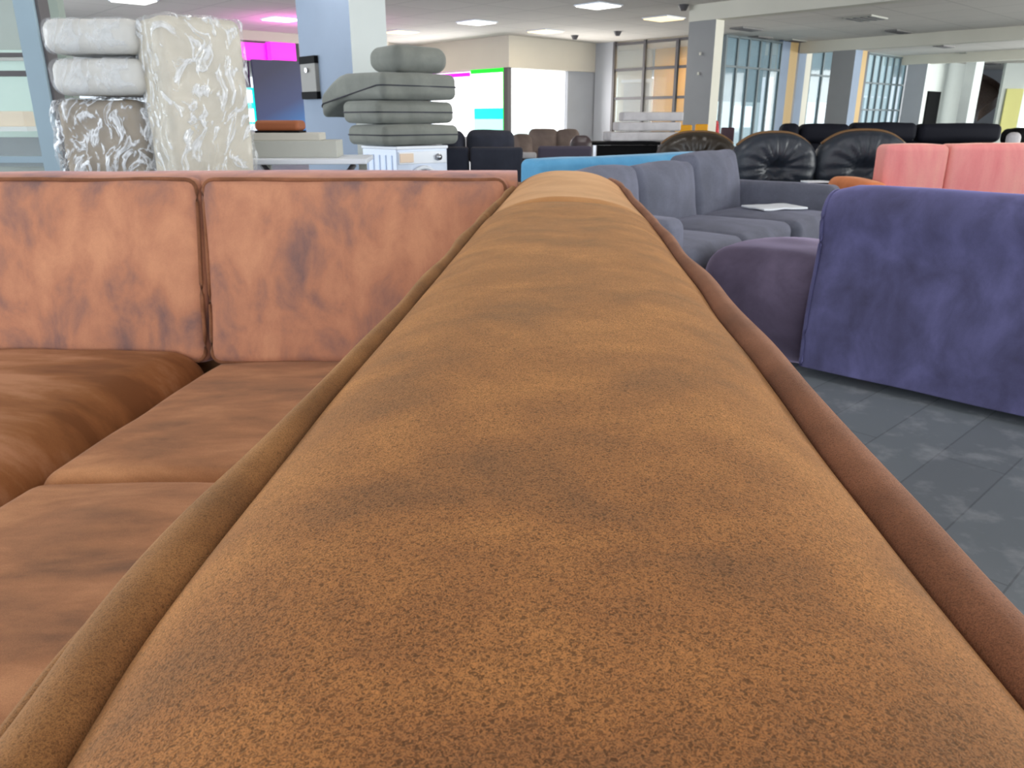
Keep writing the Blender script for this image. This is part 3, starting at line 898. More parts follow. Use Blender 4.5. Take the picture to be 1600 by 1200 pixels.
# back cushions (two) with welted rims, leaning back
def back_cushion(x0, x1, seed):
    w = x1 - x0; h = .50
    lean = R(11)
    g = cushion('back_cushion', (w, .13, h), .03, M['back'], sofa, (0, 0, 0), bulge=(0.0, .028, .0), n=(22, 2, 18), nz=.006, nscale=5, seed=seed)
    g.location = ((x0 + x1) / 2, 2.115, .60); g.rotation_euler = (-lean, 0, 0)
    hw, hh, fy, rr = w / 2 - .007, h / 2 - .007, -.058, .03
    pts = []
    for cx, cz, a0 in ((hw - rr, hh - rr, 0), (-hw + rr, hh - rr, 90), (-hw + rr, -hh + rr, 180), (hw - rr, -hh + rr, 270)):
        for k in range(5):
            a = R(a0 + 22.5 * k); pts.append((cx + rr * math.cos(a), fy, cz + rr * math.sin(a)))
    full = []
    for i in range(len(pts)):
        a, b = Vector(pts[i]), Vector(pts[(i + 1) % len(pts)])
        n_ = max(1, int((b - a).length / .03))
        for k in range(n_):
            p = a.lerp(b, k / n_); s = p * 5 + Vector((seed, seed, 0))
            full.append(p + Vector((noise.noise(s) * .004, 0, noise.noise(s + Vector((9, 0, 0))) * .004)))
    tube('cushion_welt', full, .0055, M['welt_red'], g, closed=True)


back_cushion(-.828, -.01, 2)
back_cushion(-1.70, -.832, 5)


# seat cushions mapped onto their floor-plan corners
def seat_cushion(name, corners, z_top, th, r, mat, bulge, seed, tilt=0.0, n=(16, 16, 3)):
    c = [Vector(p) for p in corners]   # near-left, near-right, far-right, far-left
    def warp(p):
        u, w = p.x + .5, p.y + .5
        q = c[0].lerp(c[1], u).lerp(c[3].lerp(c[2], u), w)
        return Vector((q.x, q.y, p.z))
    W = ((c[1] - c[0]).length + (c[2] - c[3]).length) / 2; D = ((c[3] - c[0]).length + (c[2] - c[1]).length) / 2
    def warp2(p): return warp(Vector((p.x / W, p.y / D, p.z)))
    bm = cushion_bm(W, D, th, r, bulge=(0, 0, bulge), n=n, nz=.005, nscale=4, seed=seed, warp=warp2)
    for v_ in bm.verts: v_.co.z += z_top - th / 2 + tilt * (v_.co.y - 1.5)
    return bm_obj(name, bm, mat, sofa, smooth=True)


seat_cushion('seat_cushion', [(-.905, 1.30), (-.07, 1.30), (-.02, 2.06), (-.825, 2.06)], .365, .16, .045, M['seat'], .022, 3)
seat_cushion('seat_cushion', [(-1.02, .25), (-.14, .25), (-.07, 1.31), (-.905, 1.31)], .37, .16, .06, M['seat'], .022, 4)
seat_cushion('seat_cushion', [(-1.96, .9), (-.955, .9), (-.83, 2.06), (-1.88, 2.06)], .405, .20, .09, M['seat_dark'], .03, 5)
box('seat_base', (-.98, 1.12, .14), (1.72, 2.1, .19), M['seat'], sofa, bev=.02)
for x, y in ((-1.75, .3), (-1.75, 2.2), (.0, -.2), (.1, 2.2)):
    box('foot', (x, y, .02), (.06, .06, .05), M['black'], sofa)

# ================================================================ PURPLE SOFA
pc = Vector((1.185, 3.03, 0))                 # bottom left corner of its back
pu = thing('velvet_sofa', 'violet blue velvet sofa with its tall curved back turned to the camera', 'sofa', loc=pc, rotz=ANG - R(90) + R(2))
# local x runs along -A (towards right/near), local y runs along B (away right)


def s_profile_bm(prof, x0, x1, thick_fn, nx=26, rr=.05, seed=0):
    """back slab: prof is (y, z) outer face bottom to top and over to the inner face; ends rounded"""
    bm = bmesh.new(); rows = []
    xs = []
    for k in range(6): xs.append(x0 + rr * (1 - math.cos(R(90) * k / 5)))
    for k in range(1, nx): xs.append(x0 + rr + (x1 - x0 - 2 * rr) * k / nx)
    for k in range(6): xs.append(x1 - rr * (1 - math.sin(R(90) * (k / 5))) if False else x1 - rr + rr * math.sin(R(90) * k / 5))
    cy = sum(p[0] for p in prof) / len(prof); cz = sum(p[1] for p in prof) / len(prof)
    for x in xs:
        d = min(x - x0, x1 - x)
        ins = 0 if d >= rr else rr - math.sqrt(max(0, rr * rr - (rr - d) ** 2))
        row = []
        for (y, z) in prof:
            v2 = Vector((y - cy, z - cz)); L_ = v2.length
            s = max(0, (L_ - ins)) / L_ if L_ > 0 else 1
            p = Vector((x, cy + v2.x * s, cz + v2.y * s))
            p += noise.noise_vector(p * 3 + Vector((seed, 0, 0))) * .006
            if x < .14 and z > .55: p.z -= .032 * ((.14 - x) / .14) ** 2 * (z - .55) / .2
            row.append(bm.verts.new(p))
        rows.append(row)
    m = len(prof)
    for i in range(len(rows) - 1):
        for k in range(m): bm.faces.new((rows[i][k], rows[i][(k + 1) % m], rows[i + 1][(k + 1) % m], rows[i + 1][k]))
    bm.faces.new(rows[0]); bm.faces.new(rows[-1])
    return bm


prof = [(.02, .035), (0, .06), (-.005, .2), (.01, .35), (.03, .48), (.035, .56), (.025, .64), (.035, .70), (.07, .745), (.13, .765), (.19, .75), (.235, .70), (.25, .62), (.25, .4), (.25, .2), (.24, .035)]
prof_s = [(p.x, p.y) for p in spline([Vector((a, b, 0)) for a, b in prof], 3, True)]
bm_obj('backrest', s_profile_bm(prof_s, 0, 1.9, None, rr=.022), M['purple'], pu, smooth=True)
edge = [Vector((.010, y - .003, z - (.028 * max(0, z - .55) / .2))) for y, z in prof_s[2:33]]
tube('edge_welt', edge, .007, M['purple'], pu)
cushion('seat_module', (.62, .60, .42), .10, M['purple_dark'], pu, (-.23, .36, .235), bulge=(.03, .04, .045), nz=.012, nscale=3, seed=4, n=(10, 14, 6))
cushion('seat_cushion', (1.75, .75, .42), .10, M['purple_dark'], pu, (.99, .62, .24), bulge=(.02, .03, .04), nz=.01, nscale=3, seed=9, n=(14, 8, 5))

# ================================================================ GREY BLUE SOFA
t_ = Vector((.62, .785, 0)).normalized(); n_ = Vector((t_.y, -t_.x, 0))
S0 = Vector((1.20, 4.02, 0)) - t_ * .70       # front-left corner of seat one
gs = thing('three_seat_sofa', 'slate grey fabric sofa with three loose back cushions and a paper on its seat', 'sofa', loc=S0, rotz=math.atan2(t_.y, t_.x))
# local x along the seats, local y = away from the front (towards the back)
for k in range(3):
    cushion('seat_cushion', (.70, .66 if k < 2 else .70, .17), .05, M['grey'], gs, (.35 + .70 * k, .31 if k < 2 else .29, .345), bulge=(.008, .01, .022), n=(10, 10, 3), nz=.004, seed=k)
for k in range(3):
    h = (.39, .385, .43)[k]
    cushion('back_cushion', (.68, .20, h), .045, M['grey'], gs, (.36 + .69 * k, .70, (.55, .55, .575)[k]), rot=(R(-10), 0, R((2, -1, 1)[k])), bulge=(.0, .05, .02), n=(10, 4, 8), nz=.012, nscale=5, seed=k + 11)
box('backrest', (1.05, .87, .36), (2.5, .14, .60), M['grey'], gs, bev=.03)
box('seat_base', (1.05, .40, .16), (2.10, .76, .22), M['grey'], gs, bev=.02)
cushion('armrest', (.19, .92, .53), .05, M['grey'], gs, (-.10, .44, .325), bulge=(.0, .01, .01), n=(3, 8, 5), nz=.003)
cushion('armrest', (.19, .92, .53), .05, M['grey'], gs, (2.20, .44, .325), bulge=(.0, .01, .01), n=(3, 8, 5), nz=.003)
for x in (-.05, 2.1):
    for y in (.06, .85): box('leg', (x, y, .03), (.05, .05, .07), M['black'], gs)
pp = S0 + t_ * 1.86 + (-n_) * .27
me = bpy.data.meshes.new('paper_sheet')
bm = cushion_bm(.34, .24, .012, .005, n=(8, 6, 1), nz=.006, nscale=9)
o = bm_obj('paper_sheet', bm, M['paper'], loc=(pp.x, pp.y, .463), rotz=R(20), smooth=True); tag(o, 'white crumpled paper lying on the slate grey sofa seat', 'paper')

# ================================================================ SKY BLUE SOFA BACK
bl0 = Vector((.12, 5.35, 0)); bl1 = Vector((1.62, 6.65, 0)); dv = (bl1 - bl0)
sb = thing('sky_blue_sofa', 'sky blue sofa whose low back shows behind the slate grey sofa', 'sofa', loc=(bl0 + bl1) / 2, rotz=math.atan2(dv.y, dv.x))
cushion('backrest', (dv.length, .24, .55), .05, M['skyblue'], sb, (0, 0, .475), n=(12, 3, 5), nz=.004)
cushion('seat_cushion', (dv.length - .1, .62, .22), .06, M['skyblue'], sb, (0, .42, .30), n=(12, 6, 3), nz=.004)
for x in (-.8, .8): box('foot', (x, .1, .09), (.06, .4, .18), M['black'], sb)


# ================================================================ BLACK LEATHER SOFA
def shell(w, h, d, mat_, parent, loc, rotz, seed):
    """tufted shell-shaped back: arched top, fan folds gathered at a low pinch"""
    bm = bmesh.new(); nu, nv = 40, 22
    def P(u, v_, side):
        # u -1..1 across, v 0..1 up; arched outline
        top = h * (1 - .30 * abs(u) ** 2.8)
        x = u * w / 2 * (0.90 + .10 * math.sin(v_ * math.pi))
        z = v_ * top
        ed = (1 - abs(u) ** 5) * (1 - abs(2 * v_ - 1) ** 5)
        th = d / 2 * max(0, ed) ** .45
        pinch = math.exp(-((u) ** 2 / .12 + (v_ - .32) ** 2 / .02))
        ang = math.atan2(v_ - .32, u * .9)
        folds = .022 * math.cos(ang * 16 + seed) * math.exp(-((u ** 2) + (v_ - .32) ** 2) * 2.5) * min(1, 6 * math.hypot(u, v_ - .32))
        y = -th + (.10 * pinch + folds) * (1 if side else 0) if side else th
        return Vector((x, y, z))
    G = {}
    for s in (0, 1):
        for i in range(nu + 1):
            for j in range(nv + 1):
                edge_ = i in (0, nu) or j in (0, nv)
                k = (i, j, 2 if edge_ else s)
                if k not in G:
                    p = P(-1 + 2 * i / nu, j / nv, s)
                    if edge_: p.y = 0
                    G[k] = bm.verts.new(p)
    def g(i, j, s): return G[(i, j, 2)] if (i in (0, nu) or j in (0, nv)) else G[(i, j, s)]
    for s in (0, 1):
        for i in range(nu):
            for j in range(nv): bm.faces.new((g(i, j, s), g(i + 1, j, s), g(i + 1, j + 1, s), g(i, j + 1, s)))
    o = bm_obj('back_shell', bm, mat_, parent, loc, rotz, smooth=True)
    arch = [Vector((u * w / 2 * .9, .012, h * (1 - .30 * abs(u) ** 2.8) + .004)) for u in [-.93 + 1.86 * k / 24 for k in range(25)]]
    tube('rim_highlight', arch, .024, M['rim'], o, flat=.6)  # added tan tube paints the golden highlight along the top
    return o


q = at(1284, 187, 8.0)
ls = thing('leather_sofa', 'black leather sofa with shell-shaped tufted backs behind the slate grey sofa', 'sofa', loc=(q.x, 8.0, 0), rotz=R(2))
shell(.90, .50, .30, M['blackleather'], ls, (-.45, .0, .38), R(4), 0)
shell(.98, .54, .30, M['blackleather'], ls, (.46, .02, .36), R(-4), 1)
cushion('seat_cushion', (1.75, .7, .22), .08, M['blackleather'], ls, (0, -.38, .30), n=(14, 8, 3), bulge=(0, .02, .03), nz=.01)
cushion('seat_base', (1.8, .95, .22), .05, M['blackleather'], ls, (0, -.2, .13), n=(8, 6, 2))
q = at(1276, 277, 7.4)
o = box('paper_sheet', (0, 0, 0), (.22, .14, .012), M['paper'], loc=(q.x, 7.42, .452), rotz=R(8)); tag(o, 'small white paper on the black leather sofa seat', 'paper')
q = at(1092, 187, 9.0)
la = thing('leather_armchair', 'brown-black leather armchair with a domed ribbed back beside the leather sofa', 'armchair', loc=(q.x, 9.0, 0), rotz=R(-8))
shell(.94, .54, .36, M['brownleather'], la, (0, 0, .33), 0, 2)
cushion('seat_cushion', (.5, .6, .25), .08, M['brownleather'], la, (0, -.38, .3), n=(8, 8, 3), nz=.01)
cushion('armrest', (.2, .8, .46), .09, M['brownleather'], la, (-.34, -.25, .26), n=(3, 8, 4), nz=.01)
cushion('armrest', (.2, .8, .46), .09, M['brownleather'], la, (.34, -.25, .26), n=(3, 8, 4), nz=.01)
box('seat_base', (0, -.3, .1), (.8, .7, .16), M['black'], la, bev=.02)

# ================================================================ PINK SOFA
qa = at(1384, 187, 5.9)
pk = thing('coral_sofa', 'coral pink velvet loveseat with a two-part high back and orange arm', 'sofa', loc=(qa.x, 5.9, 0), rotz=R(-2))
cushion('back_cushion', (.45, .22, .62), .04, M['pink'], pk, (.225, 0, .515), bulge=(0, .02, .012), n=(8, 3, 8), nz=.003, warp=None)
cushion('back_cushion', (.92, .22, .62), .04, M['pink'], pk, (.915, 0, .52), bulge=(0, .02, .012), n=(12, 3, 8), nz=.003)
cushion('seat_cushion', (1.35, .7, .3), .05, M['pink'], pk, (.68, .42, .25), n=(10, 8, 3))
cushion('armrest', (.20, .75, .50), .06, M['orange'], pk, (-.10, .10, .315), bulge=(0, .01, .02), n=(4, 8, 4))
box('seat_base', (.62, .3, .09), (1.5, .7, .12), M['black'], pk)

# ================================================================ LONG BLACK SOFA behind
YL = 10.6
lx = [at(p, 187, YL).x for p in (1220, 1249, 1328, 1432, 1564)]
lb = thing('long_black_sofa', 'long blue-black sofa with four flat back cushions in front of the columns', 'sofa', loc=(0, YL, 0))
for i in range(4):
    w = lx[i + 1] - lx[i]
    cushion('back_cushion', (w - .02, .24, .22), .07, M['navyleather'], lb, ((lx[i] + lx[i + 1]) / 2, 0, .835 + (.0, -.005, .012, .0)[i]), bulge=(0, .02, .012), n=(8, 3, 3), nz=.008, seed=i)
box('backrest', ((lx[0] + lx[4]) / 2, .12, .42), (lx[4] - lx[0] - .04, .2, .64), M['navyleather'], lb, bev=.03)
cushion('seat_cushion', (lx[4] - lx[0] - .1, .7, .2), .06, M['navyleather'], lb, ((lx[0] + lx[4]) / 2, -.4, .36), n=(14, 6, 2))
box('seat_base', ((lx[0] + lx[4]) / 2, -.3, .15), (lx[4] - lx[0] - .1, .85, .24), M['black'], lb)
q = at(1574, 215, 9.6)
o = cushion('floor_lamp_shade', (.14, .14, .16), .06, M['foam'], None, (0, 0, 0), n=(4, 4, 4))
o.name = 'rolled_cushion'; o.location = (q.x, 9.6, q.z); tag(o, 'small rounded white cushion at the right end of the long black sofa', 'cushion')
st = box('side_cabinet', (0, 0, 0), (.55, .4, .70), M['taupe'], loc=(at(1604, 187, 9.3).x, 9.3, .35), bev=.02); tag(st, 'low taupe cabinet at the right edge under the black cushion', 'cabinet')
o.location.z = .70 + .085
o.location.x = st.location.x - .17; o.location.y = 9.2
o2 = cushion('black_cushion', (.42, .34, .2), .08, M['black'], None, (st.location.x + .06, 9.38, .70 + .11), n=(6, 6, 3), nz=.02)
tag(o2, 'lumpy black cushion on the taupe cabinet at the right edge', 'cushion')

# ================================================================ YELLOW CHAIRS, RED CHAIR, MAROON CHAIR
def simple_chair(px0, px1, Y, ztop, mat_, label, hb=.34, name='dining_chair', group=None):
    a, b = at(px0, 187, Y).x, at(px1, 187, Y).x; w = b - a
    c = thing(name, label, 'chair', loc=((a + b) / 2, Y, 0), rotz=R(6), group=group)
    cushion('backrest', (w, .06, hb), .02, mat_, c, (0, 0, ztop - hb / 2), n=(4, 1, 4))
    cushion('seat', (w * 1.15, .40, .07), .025, mat_, c, (0, .2, .46), n=(4, 4, 1))
    for x in (-w * .35, w * .35): box('back_post', (x, 0, (ztop - hb + .46) / 2), (.025, .02, ztop - hb - .40), M['black'], c)
    for x in (-w * .45, w * .45):
        for y in (.04, .36): box('leg', (x, y, .22), (.025, .025, .44), M['black'], c)
    return c


simple_chair(1062, 1082, 11.5, .93, M['chair_yellow'], 'bright yellow dining chair, the one nearer the pale mattress stack', group='yellow dining chairs')
simple_chair(1087, 1107, 11.6, .94, M['chair_yellow'], 'bright yellow dining chair in front of the near grey column', group='yellow dining chairs')
simple_chair(1128, 1149, 11.0, .90, M['maroon'], 'dark maroon chair right of the red shell chair')
q = at(1115, 187, 16.7)
rc = thing('shell_chair', 'glossy red curved shell chair at the foot of the near column', 'chair', loc=(q.x, 16.7, 0), rotz=R(-110))
bm = bmesh.new(); rows = []
for j in range(15):
    v_ = j / 14; row = []
    for i in range(13):
        a = R(-70 + 140 * i / 12); rr = .30 * (1 - .55 * v_ ** 1.6) if True else 0
        row.append(bm.verts.new((rr * math.sin(a), .30 - rr * math.cos(a) - .22 * v_ + .05 * v_ ** 2, .40 + .68 * v_ - .12 * abs(math.sin(a)) * v_)))
    rows.append(row)
for j in range(14):
    for i in range(12): bm.faces.new((rows[j][i], rows[j][i + 1], rows[j + 1][i + 1], rows[j + 1][i]))
o = bm_obj('shell', bm, M['red'], rc, smooth=True); md = o.modifiers.new('thickness', 'SOLIDIFY'); md.thickness = .025
cushion('seat', (.46, .46, .08), .03, M['red'], rc, (0, .18, .41), n=(5, 5, 1))
boxes('pedestal', [((0, .18, .2), (.05, .05, .38)), ((0, .18, .015), (.4, .4, .03))], M['steel'], rc)

# ================================================================ MATTRESS PADS ON BLACK TABLE
Yt = 9.9
q = at(985, 221, Yt)
tz = q.z
tb = thing('black_table', 'black table carrying the stack of pale foam pads', 'table', loc=(at(975, 187, Yt).x, Yt, 0), rotz=R(4))
box('table_top', (0, .1, tz - .02), (.84, .6, .035), M['black'], tb, bev=.006)
box('front_panel', (0.02, -.16, tz / 2 + .1), (.74, .02, tz - .28), M['black'], tb)
for x in (-.38, .38):
    for y in (-.15, .35): box('leg', (x, y, (tz - .04) / 2), (.035, .035, tz - .04), M['steel'], tb)
zc_ = tz
for i, (a, b, th, lb_) in enumerate([(945, 1062, .117, 'bottom pale foam pad of the stack on the black table'), (960, 1064, .114, 'middle pale foam pad of the stack on the black table'), (968, 1068, .114, 'top pale foam pad of the stack on the black table')]):
    xa_, xb_ = at(a, 187, Yt).x, at(b, 187, Yt).x
    o = cushion('foam_pad', ((xb_ - xa_) * .93, .48, th - .012), .02, M['foam'], None, ((xa_ + xb_) / 2, Yt + .1, zc_ + th / 2), rot=(0, 0, R(5 - 3 * i)), n=(8, 5, 2), nz=.003, seed=i)
    tag(o, lb_, 'foam pad', 'pale foam pads stacked on the table'); zc_ += th

# ================================================================ DARK SOFAS IN THE MIDDLE DISTANCE
def mid_sofa(name, label, x0, x1, Y, zarm, mat_, back_items, rz=0, backmat=None, depth=.8, seat=True):
    a, b = at(x0, 187, Y).x, at(x1, 187, Y).x
    s = thing(name, label, 'sofa', loc=((a + b) / 2, Y, 0), rotz=rz); w = b - a
    cushion('sofa_body', (w, .12, zarm - .03), .03, mat_, s, (0, 0, (zarm + .03) / 2), n=(8, 2, 4))
    cushion('seat_cushion', (w - .06, depth - .2, .2), .05, mat_, s, (0, depth / 2, .36), n=(8, 5, 2))
    box('seat_base', (0, depth / 2 + .03, .15), (w - .04, depth - .05, .24), mat_, s, bev=.02)
    for (c0, c1, zt, h, dy, rot) in back_items:
        ca, cbb = at(c0, 187, Y + dy).x, at(c1, 187, Y + dy).x
        cushion('back_cushion', (cbb - ca, .20, h), .07, backmat or mat_, s, ((ca + cbb) / 2 - (a + b) / 2, dy, zt - h / 2), rot=(R(-8), 0, rot), n=(7, 3, 5), bulge=(0, .03, .02), nz=.01, seed=c0)
    return s


mid_sofa('charcoal_sofa', 'charcoal two-piece sofa seen from behind, beside the washing machine', 734, 817, 7.9, .745, M['charcoal'], [(728, 804, .885, .3, .25, 0)])
mid_sofa('charcoal_armchair', 'narrow charcoal seat unit between the washing machine and the charcoal sofa', 688, 732, 7.95, .745, M['charcoal'], [(690, 727, .875, .28, .22, 0)])
mid_sofa('taupe_corner_sofa', 'taupe corner sofa with plump cushions under the white bay window', 800, 905, 11.0, .60, M['taupe'], [(800, 832, .80, .36, -.1, R(20)), (826, 872, .865, .42, .25, R(-8)), (868, 906, .86, .42, .25, R(6))], backmat=M['taupe'])
mid_sofa('dark_low_sofa', 'dark plum-grey low sofa in front of the taupe corner sofa', 841, 926, 7.9, .755, plain('plum grey cloth', (66, 58, 72), .8), [(892, 925, .83, .24, .25, 0)], backmat=M['darkbrown'])
q = at(829, 247, 8.5)
o = cushion('white_cushion', (.2, .3, .07), .02, M['foam'], None, (q.x, 8.95, .0), n=(4, 4, 1)); o.location.z = .035
o.name = 'folded_blanket'; o.location = (at(826, 187, 10.2).x, 10.2, .57); tag(o, 'pale folded blanket on a small dark stool between the dark sofas', 'blanket')
o = box('dark_stool', (0, 0, .265), (.34, .34, .53), M['darkbrown'], loc=(at(826, 187, 10.2).x, 10.2, 0), bev=.02); tag(o, 'small dark stool between the charcoal and plum-grey sofas', 'stool')

# ================================================================ WASHING MACHINE with cushion stack
Yw = 7.2
pw = at(617, 187, Yw)
la_, lb2, hz_ = .56, .58, .77
wm = thing('washing_machine', 'small white front-loading washing machine under the olive cushion stack', 'washing machine', loc=(pw.x, Yw, 0) + Vector((0, 0, 0)) if False else tuple(Vector((pw.x, Yw, 0)) + A * la_ / 2 + B * lb2 / 2), rotz=ANG)
# local x = B (front face spans it), local y = A; the front is the -y face
box('housing', (0, 0, hz_ / 2 + .01), (lb2, la_, hz_ - .02), M['appliance'], wm, bev=.012)
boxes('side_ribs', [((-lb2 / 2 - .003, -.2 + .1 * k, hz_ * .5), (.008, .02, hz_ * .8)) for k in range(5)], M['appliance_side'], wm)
box('top_plate', (0, 0, hz_ - .012), (lb2 + .015, la_ + .015, .03), M['white'], wm, bev=.008)
ctl = box('control_panel', (0, -la_ / 2 - .004, hz_ - .10), (lb2 * .94, .014, .11), M['white'], wm, bev=.004)
box('detergent_drawer', (-.19, -la_ / 2 - .014, hz_ - .10), (.15, .012, .08), M['label'], wm, bev=.003)
bm = bmesh.new(); bmesh.ops.create_cone(bm, cap_ends=True, segments=24, radius1=.032, radius2=.028, depth=.03, matrix=Matrix.Translation((.17, -la_ / 2 - .025, hz_ - .10)) @ Matrix.Rotation(R(90), 4, 'X'))
bm_obj('dial', bm, M['steel'], wm, smooth=True)
dz = hz_ - .36
ring = [Vector((.17 * math.cos(a), -la_ / 2 - .012, dz + .17 * math.sin(a))) for a in [2 * math.pi * k / 40 for k in range(40)]]
dd = tube('door', ring, .022, M['white'], wm, closed=True)
bm = bmesh.new(); bmesh.ops.create_cone(bm, cap_ends=True, segments=40, radius1=.155, radius2=.13, depth=.03, matrix=Matrix.Translation((0, -la_ / 2 - .008, dz)) @ Matrix.Rotation(R(90), 4, 'X'))
bm_obj('door_glass', bm, plain('dark door glass', (40, 44, 52), .12), dd, smooth=True)
cc = Vector(wm.location)
zz = hz_ + .006
cush = [(.86, .62, .185, 0.02, 'lowest olive grey cushion, resting on the washing machine'), (.86, .60, .205, -.02, 'second olive grey cushion from the bottom of the stack'),
        (.84, 1.06, .235, .0, 'wide olive grey cushion jutting left out of the stack'), (.60, .46, .225, .05, 'thick olive grey cushion on top of the stack')]
for i, (w, d, h, sh, lb_) in enumerate(cush):
    tz_ = zz + h / 2
    c = thing('seat_pad', lb_, 'cushion', loc=(cc.x + sh - (.02 if i < 3 else -.02), cc.y, zz), rotz=ANG, group='olive cushions stacked on the washing machine')
    off = (.0, .20 if i == 2 else 0, 0)
    cushion('cushion_cover', (w, d, h - .020), .055 if i < 3 else .09, M['olive'], c, (off[0], off[1], h / 2), n=(10, 10, 3), bulge=(.01, .01, .012), nz=.006, nscale=2.5, seed=i + 20, warp=(lambda p: Vector((p.x, p.y, p.z - .62 * max(0, p.y - .12) ** 1.4))) if i == 2 else None)
    if i < 3:
        hw, hd = w / 2 + .004, d / 2 + .004
        pts = []
        for cx, cy, a0 in ((hw - .07, hd - .07, 0), (-hw + .07, hd - .07, 90), (-hw + .07, -hd + .07, 180), (hw - .07, -hd + .07, 270)):
            for k in range(5): pts.append(Vector((cx + .075 * math.cos(R(a0 + 22.5 * k)), cy + off[1] + .075 * math.sin(R(a0 + 22.5 * k)), h / 2)))
        if i == 2:
            for q_ in pts: q_.z -= .62 * max(0, q_.y - .32) ** 1.4
            pts = [a_.lerp(b_, k / 6) for a_, b_ in zip(pts, pts[1:] + pts[:1]) for k in range(6)]
        tube('seam', pts, .006, M['charcoal'], c, closed=True, sides=6)
        bm = bmesh.new(); bmesh.ops.create_uvsphere(bm, u_segments=10, v_segments=6, radius=.014, matrix=Matrix.Translation((-w / 2 + .03, off[1] - d / 2 + .02, h / 2)))  # added steel bead stands in for a light reflection dot
        bm_obj('glint_bead', bm, M['steel'], c, smooth=True)
    zz += h

# ================================================================ TABLE WITH BOX (left)
Yd = 4.9
tzt = at(450, 247, Yd).z
x0, x1 = at(380, 187, Yd).x, at(560, 187, Yd).x
wt = thing('white_table', 'white table with crossed dark legs behind the sofa back', 'table', loc=((x0 + x1) / 2, Yd + .15, 0), rotz=R(6))
box('table_top', (0, 0, tzt - .015), (x1 - x0 + .05, .62, .03), M['white'], wt, bev=.005)
for s in (-1, 1):
    tube('crossed_legs', [Vector((-s * .28, -.1, .0)), Vector((s * .28, -.1, tzt - .04))], .018, M['frame'], wt)
    box('leg', (s * .31, .2, (tzt - .03) / 2), (.05, .05, tzt - .03), M['greige'], wt)
xb0, xb1 = at(375, 187, Yd).x, at(516, 187, Yd).x
gb = thing('drawer_box', 'pale grey board box on the white table', 'box', loc=((xb0 + xb1) / 2, Yd + .2, tzt), rotz=R(6))
hb_ = at(0, 218, Yd).z - at(0, 245, Yd).z
box('box_body', (0, 0, hb_ / 2), (xb1 - xb0, .36, hb_), M['greige'], gb, bev=.004)
xu0, xu1 = at(372, 187, Yd).x, at(488, 187, Yd).x
ub = box('flat_box', (0, 0, .022), (xu1 - xu0, .30, .044), M['beige'], loc=((xu0 + xu1) / 2, Yd + .22, tzt + hb_), rotz=R(6), bev=.004); tag(ub, 'thin beige board lying on the pale grey box', 'box')
xr0, xr1 = at(385, 187, Yd).x, at(455, 187, Yd).x
rp = cushion('rust_pad', (xr1 - xr0, .26, .062), .025, M['rustpad'], None, ((xr0 + xr1) / 2, Yd + .24, tzt + hb_ + .044 + .012 + .031), rot=(0, 0, R(4)), n=(6, 5, 1)); tag(rp, 'rust brown pad lying on top of the beige board', 'cushion')
rp2 = box('black_tray', (0, 0, .006), (xr1 - xr0, .24, .012), M['black'], loc=((xr0 + xr1) / 2, Yd + .24, tzt + hb_ + .044), rotz=R(4)); tag(rp2, 'thin black tray under the rust brown pad', 'tray')


# ================================================================ PLASTIC WRAPPED PACKS
def wrapped(name, label, loc, size, rotz, core, nz=.02, r=.05, seed=0, group=None, film='film', gap=.04):
    w = thing(name, label, 'wrapped pack', loc=loc, rotz=rotz, group=group)
    cushion('cushion_core', (size[0], size[1], size[2] - .01), r, core, w, (0, 0, size[2] / 2), n=(10, 10, 10), nz=nz * .5, nscale=3, seed=seed)
    bm = cushion_bm(size[0] + gap, size[1] + gap, size[2] + .0, r, n=(26, 26, 30), nz=0, seed=seed)
    for v_ in bm.verts:
        p = v_.co
        q_ = p * 6 + Vector((seed * 3, 0, 0))
        rid = abs(noise.noise(q_)) + .5 * abs(noise.noise(q_ * 2.3))
        d = Vector((p.x, p.y, p.z * .2)).normalized()
        k = noise.noise(p * 14 + Vector((seed, seed, 0)))
        p += d * (nz * (.8 - 1.6 * rid) + nz * .45 * k)
    o = bm_obj('plastic_wrap', bm, M[film], w, (0, 0, size[2] / 2), smooth=True)
    return w


Yp = 4.15
g0 = at(310, 187, Yp)
wrapped('wrapped_mattress', 'tall beige upright pack wrapped in crumpled clear plastic', (at(311, 187, 4.15).x, 4.15, 0), (.40, .38, at(300, 22, 3.95).z), R(38), M['wrapcore'], .02, .04, 1, None, 'film_tall', .02)
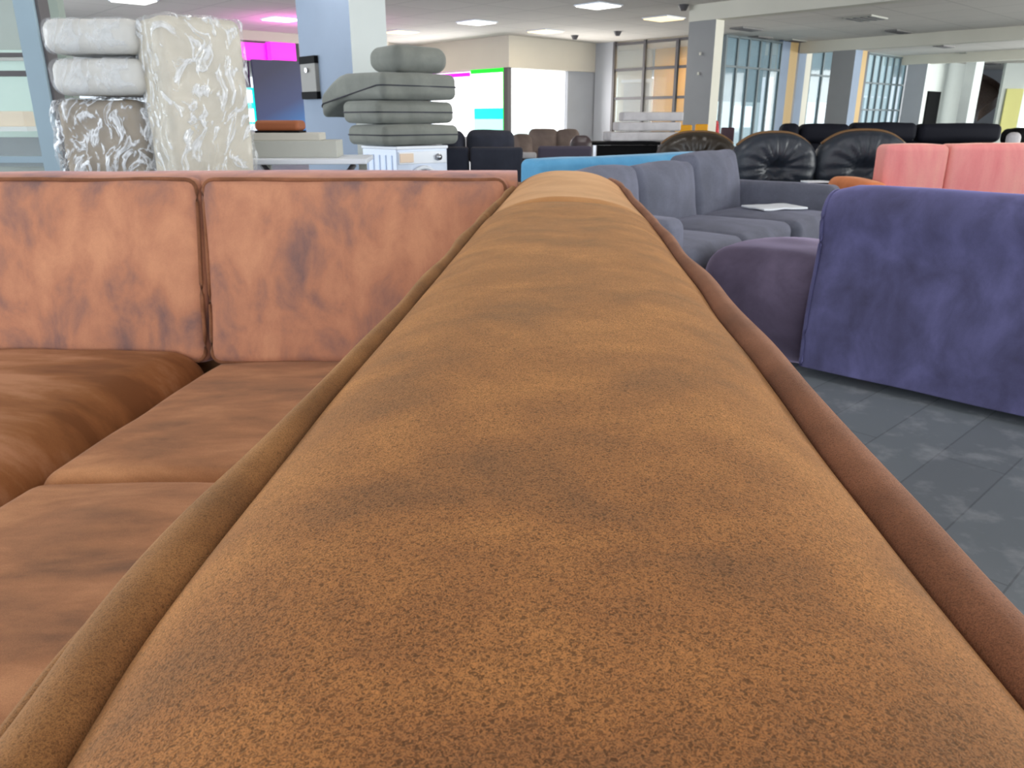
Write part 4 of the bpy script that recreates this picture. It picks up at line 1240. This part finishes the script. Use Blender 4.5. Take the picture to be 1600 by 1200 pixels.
# lower crumpled pack and two packs on top
zl = at(150, 150, 4.1).z
xl0, xl1 = at(84, 187, 4.2).x, at(230, 187, 4.2).x
wrapped('wrapped_armchair', 'low brown pack in crumpled shiny plastic under the two pale packs', ((xl0 + xl1) / 2, 4.45, 0), (xl1 - xl0 - .02, .5, zl - .01), R(-4), M['wrapcore_d'], .035, .06, 5)
h1 = at(150, 85, 4.1).z - zl; h2 = at(150, 22, 4.1).z - at(150, 85, 4.1).z
xm0, xm1 = at(84, 187, 4.05).x, at(234, 187, 4.05).x
wrapped('wrapped_cushion', 'lower of the two pale plastic-wrapped packs beside the left glass', ((xm0 + xm1) / 2, 4.33, zl), (xm1 - xm0, .5, h1 - .01), R(-4), M['wrapcore_w'], .010, .06, 8, 'pale wrapped packs', 'film_soft', .015)
wrapped('wrapped_cushion', 'upper of the two pale plastic-wrapped packs beside the left glass', ((xm0 + xm1) / 2 - .01, 4.33, zl + h1), (xm1 - xm0, .5, h2 - .01), R(-4), M['wrapcore_w'], .010, .06, 9, 'pale wrapped packs', 'film_soft', .015)

# ================================================================ SPIRAL STAIR (far right)
q = at(1512, 187, 33.0)
ss = thing('spiral_stair', 'brown underside of a curved wooden stair in the white recess', 'stair', loc=(q.x, 33.0, 0))
bm = bmesh.new(); N_ = 26
for k in range(N_):
    a0 = R(-100 + 150 * k / N_); bb = a0 + R(150 / N_) * 1.05
    z = 1.0 + 1.5 * (k / N_) ** .8
    ri, ro = .12, .95
    ps = [(r_ * math.cos(a), r_ * math.sin(a)) for r_, a in ((ri, a0), (ro, a0), (ro, bb), (ri, bb))]
    lo = [bm.verts.new((x, y, z)) for x, y in ps]; hi = [bm.verts.new((x, y, z + .11)) for x, y in ps]
    bm.faces.new(lo[::-1]); bm.faces.new(hi)
    for i in range(4): bm.faces.new((lo[i], lo[(i + 1) % 4], hi[(i + 1) % 4], hi[i]))
bm_obj('treads', bm, M['wood'], ss)
bm = bmesh.new(); pr = None
for k in range(N_ + 1):
    a0 = R(-100 + 150 * k / N_); z = 1.0 + 1.5 * (k / N_) ** .8
    c0 = [bm.verts.new((r_ * math.cos(a0), r_ * math.sin(a0), zz_)) for r_, zz_ in ((.95, z - .1), (.99, z - .1), (.99, z + .3), (.95, z + .3))]
    if pr:
        for i in range(4): bm.faces.new((pr[i], pr[(i + 1) % 4], c0[(i + 1) % 4], c0[i]))
    else: bm.faces.new(c0)
    pr = c0
bm.faces.new(pr)
bm_obj('stringer', bm, M['wood'], ss, smooth=False)
bm = bmesh.new(); bmesh.ops.create_cone(bm, cap_ends=True, segments=16, radius1=.1, radius2=.1, depth=2.9, matrix=Matrix.Translation((0, 0, 1.45)))
bm_obj('newel_post', bm, M['wood'], ss, smooth=True)
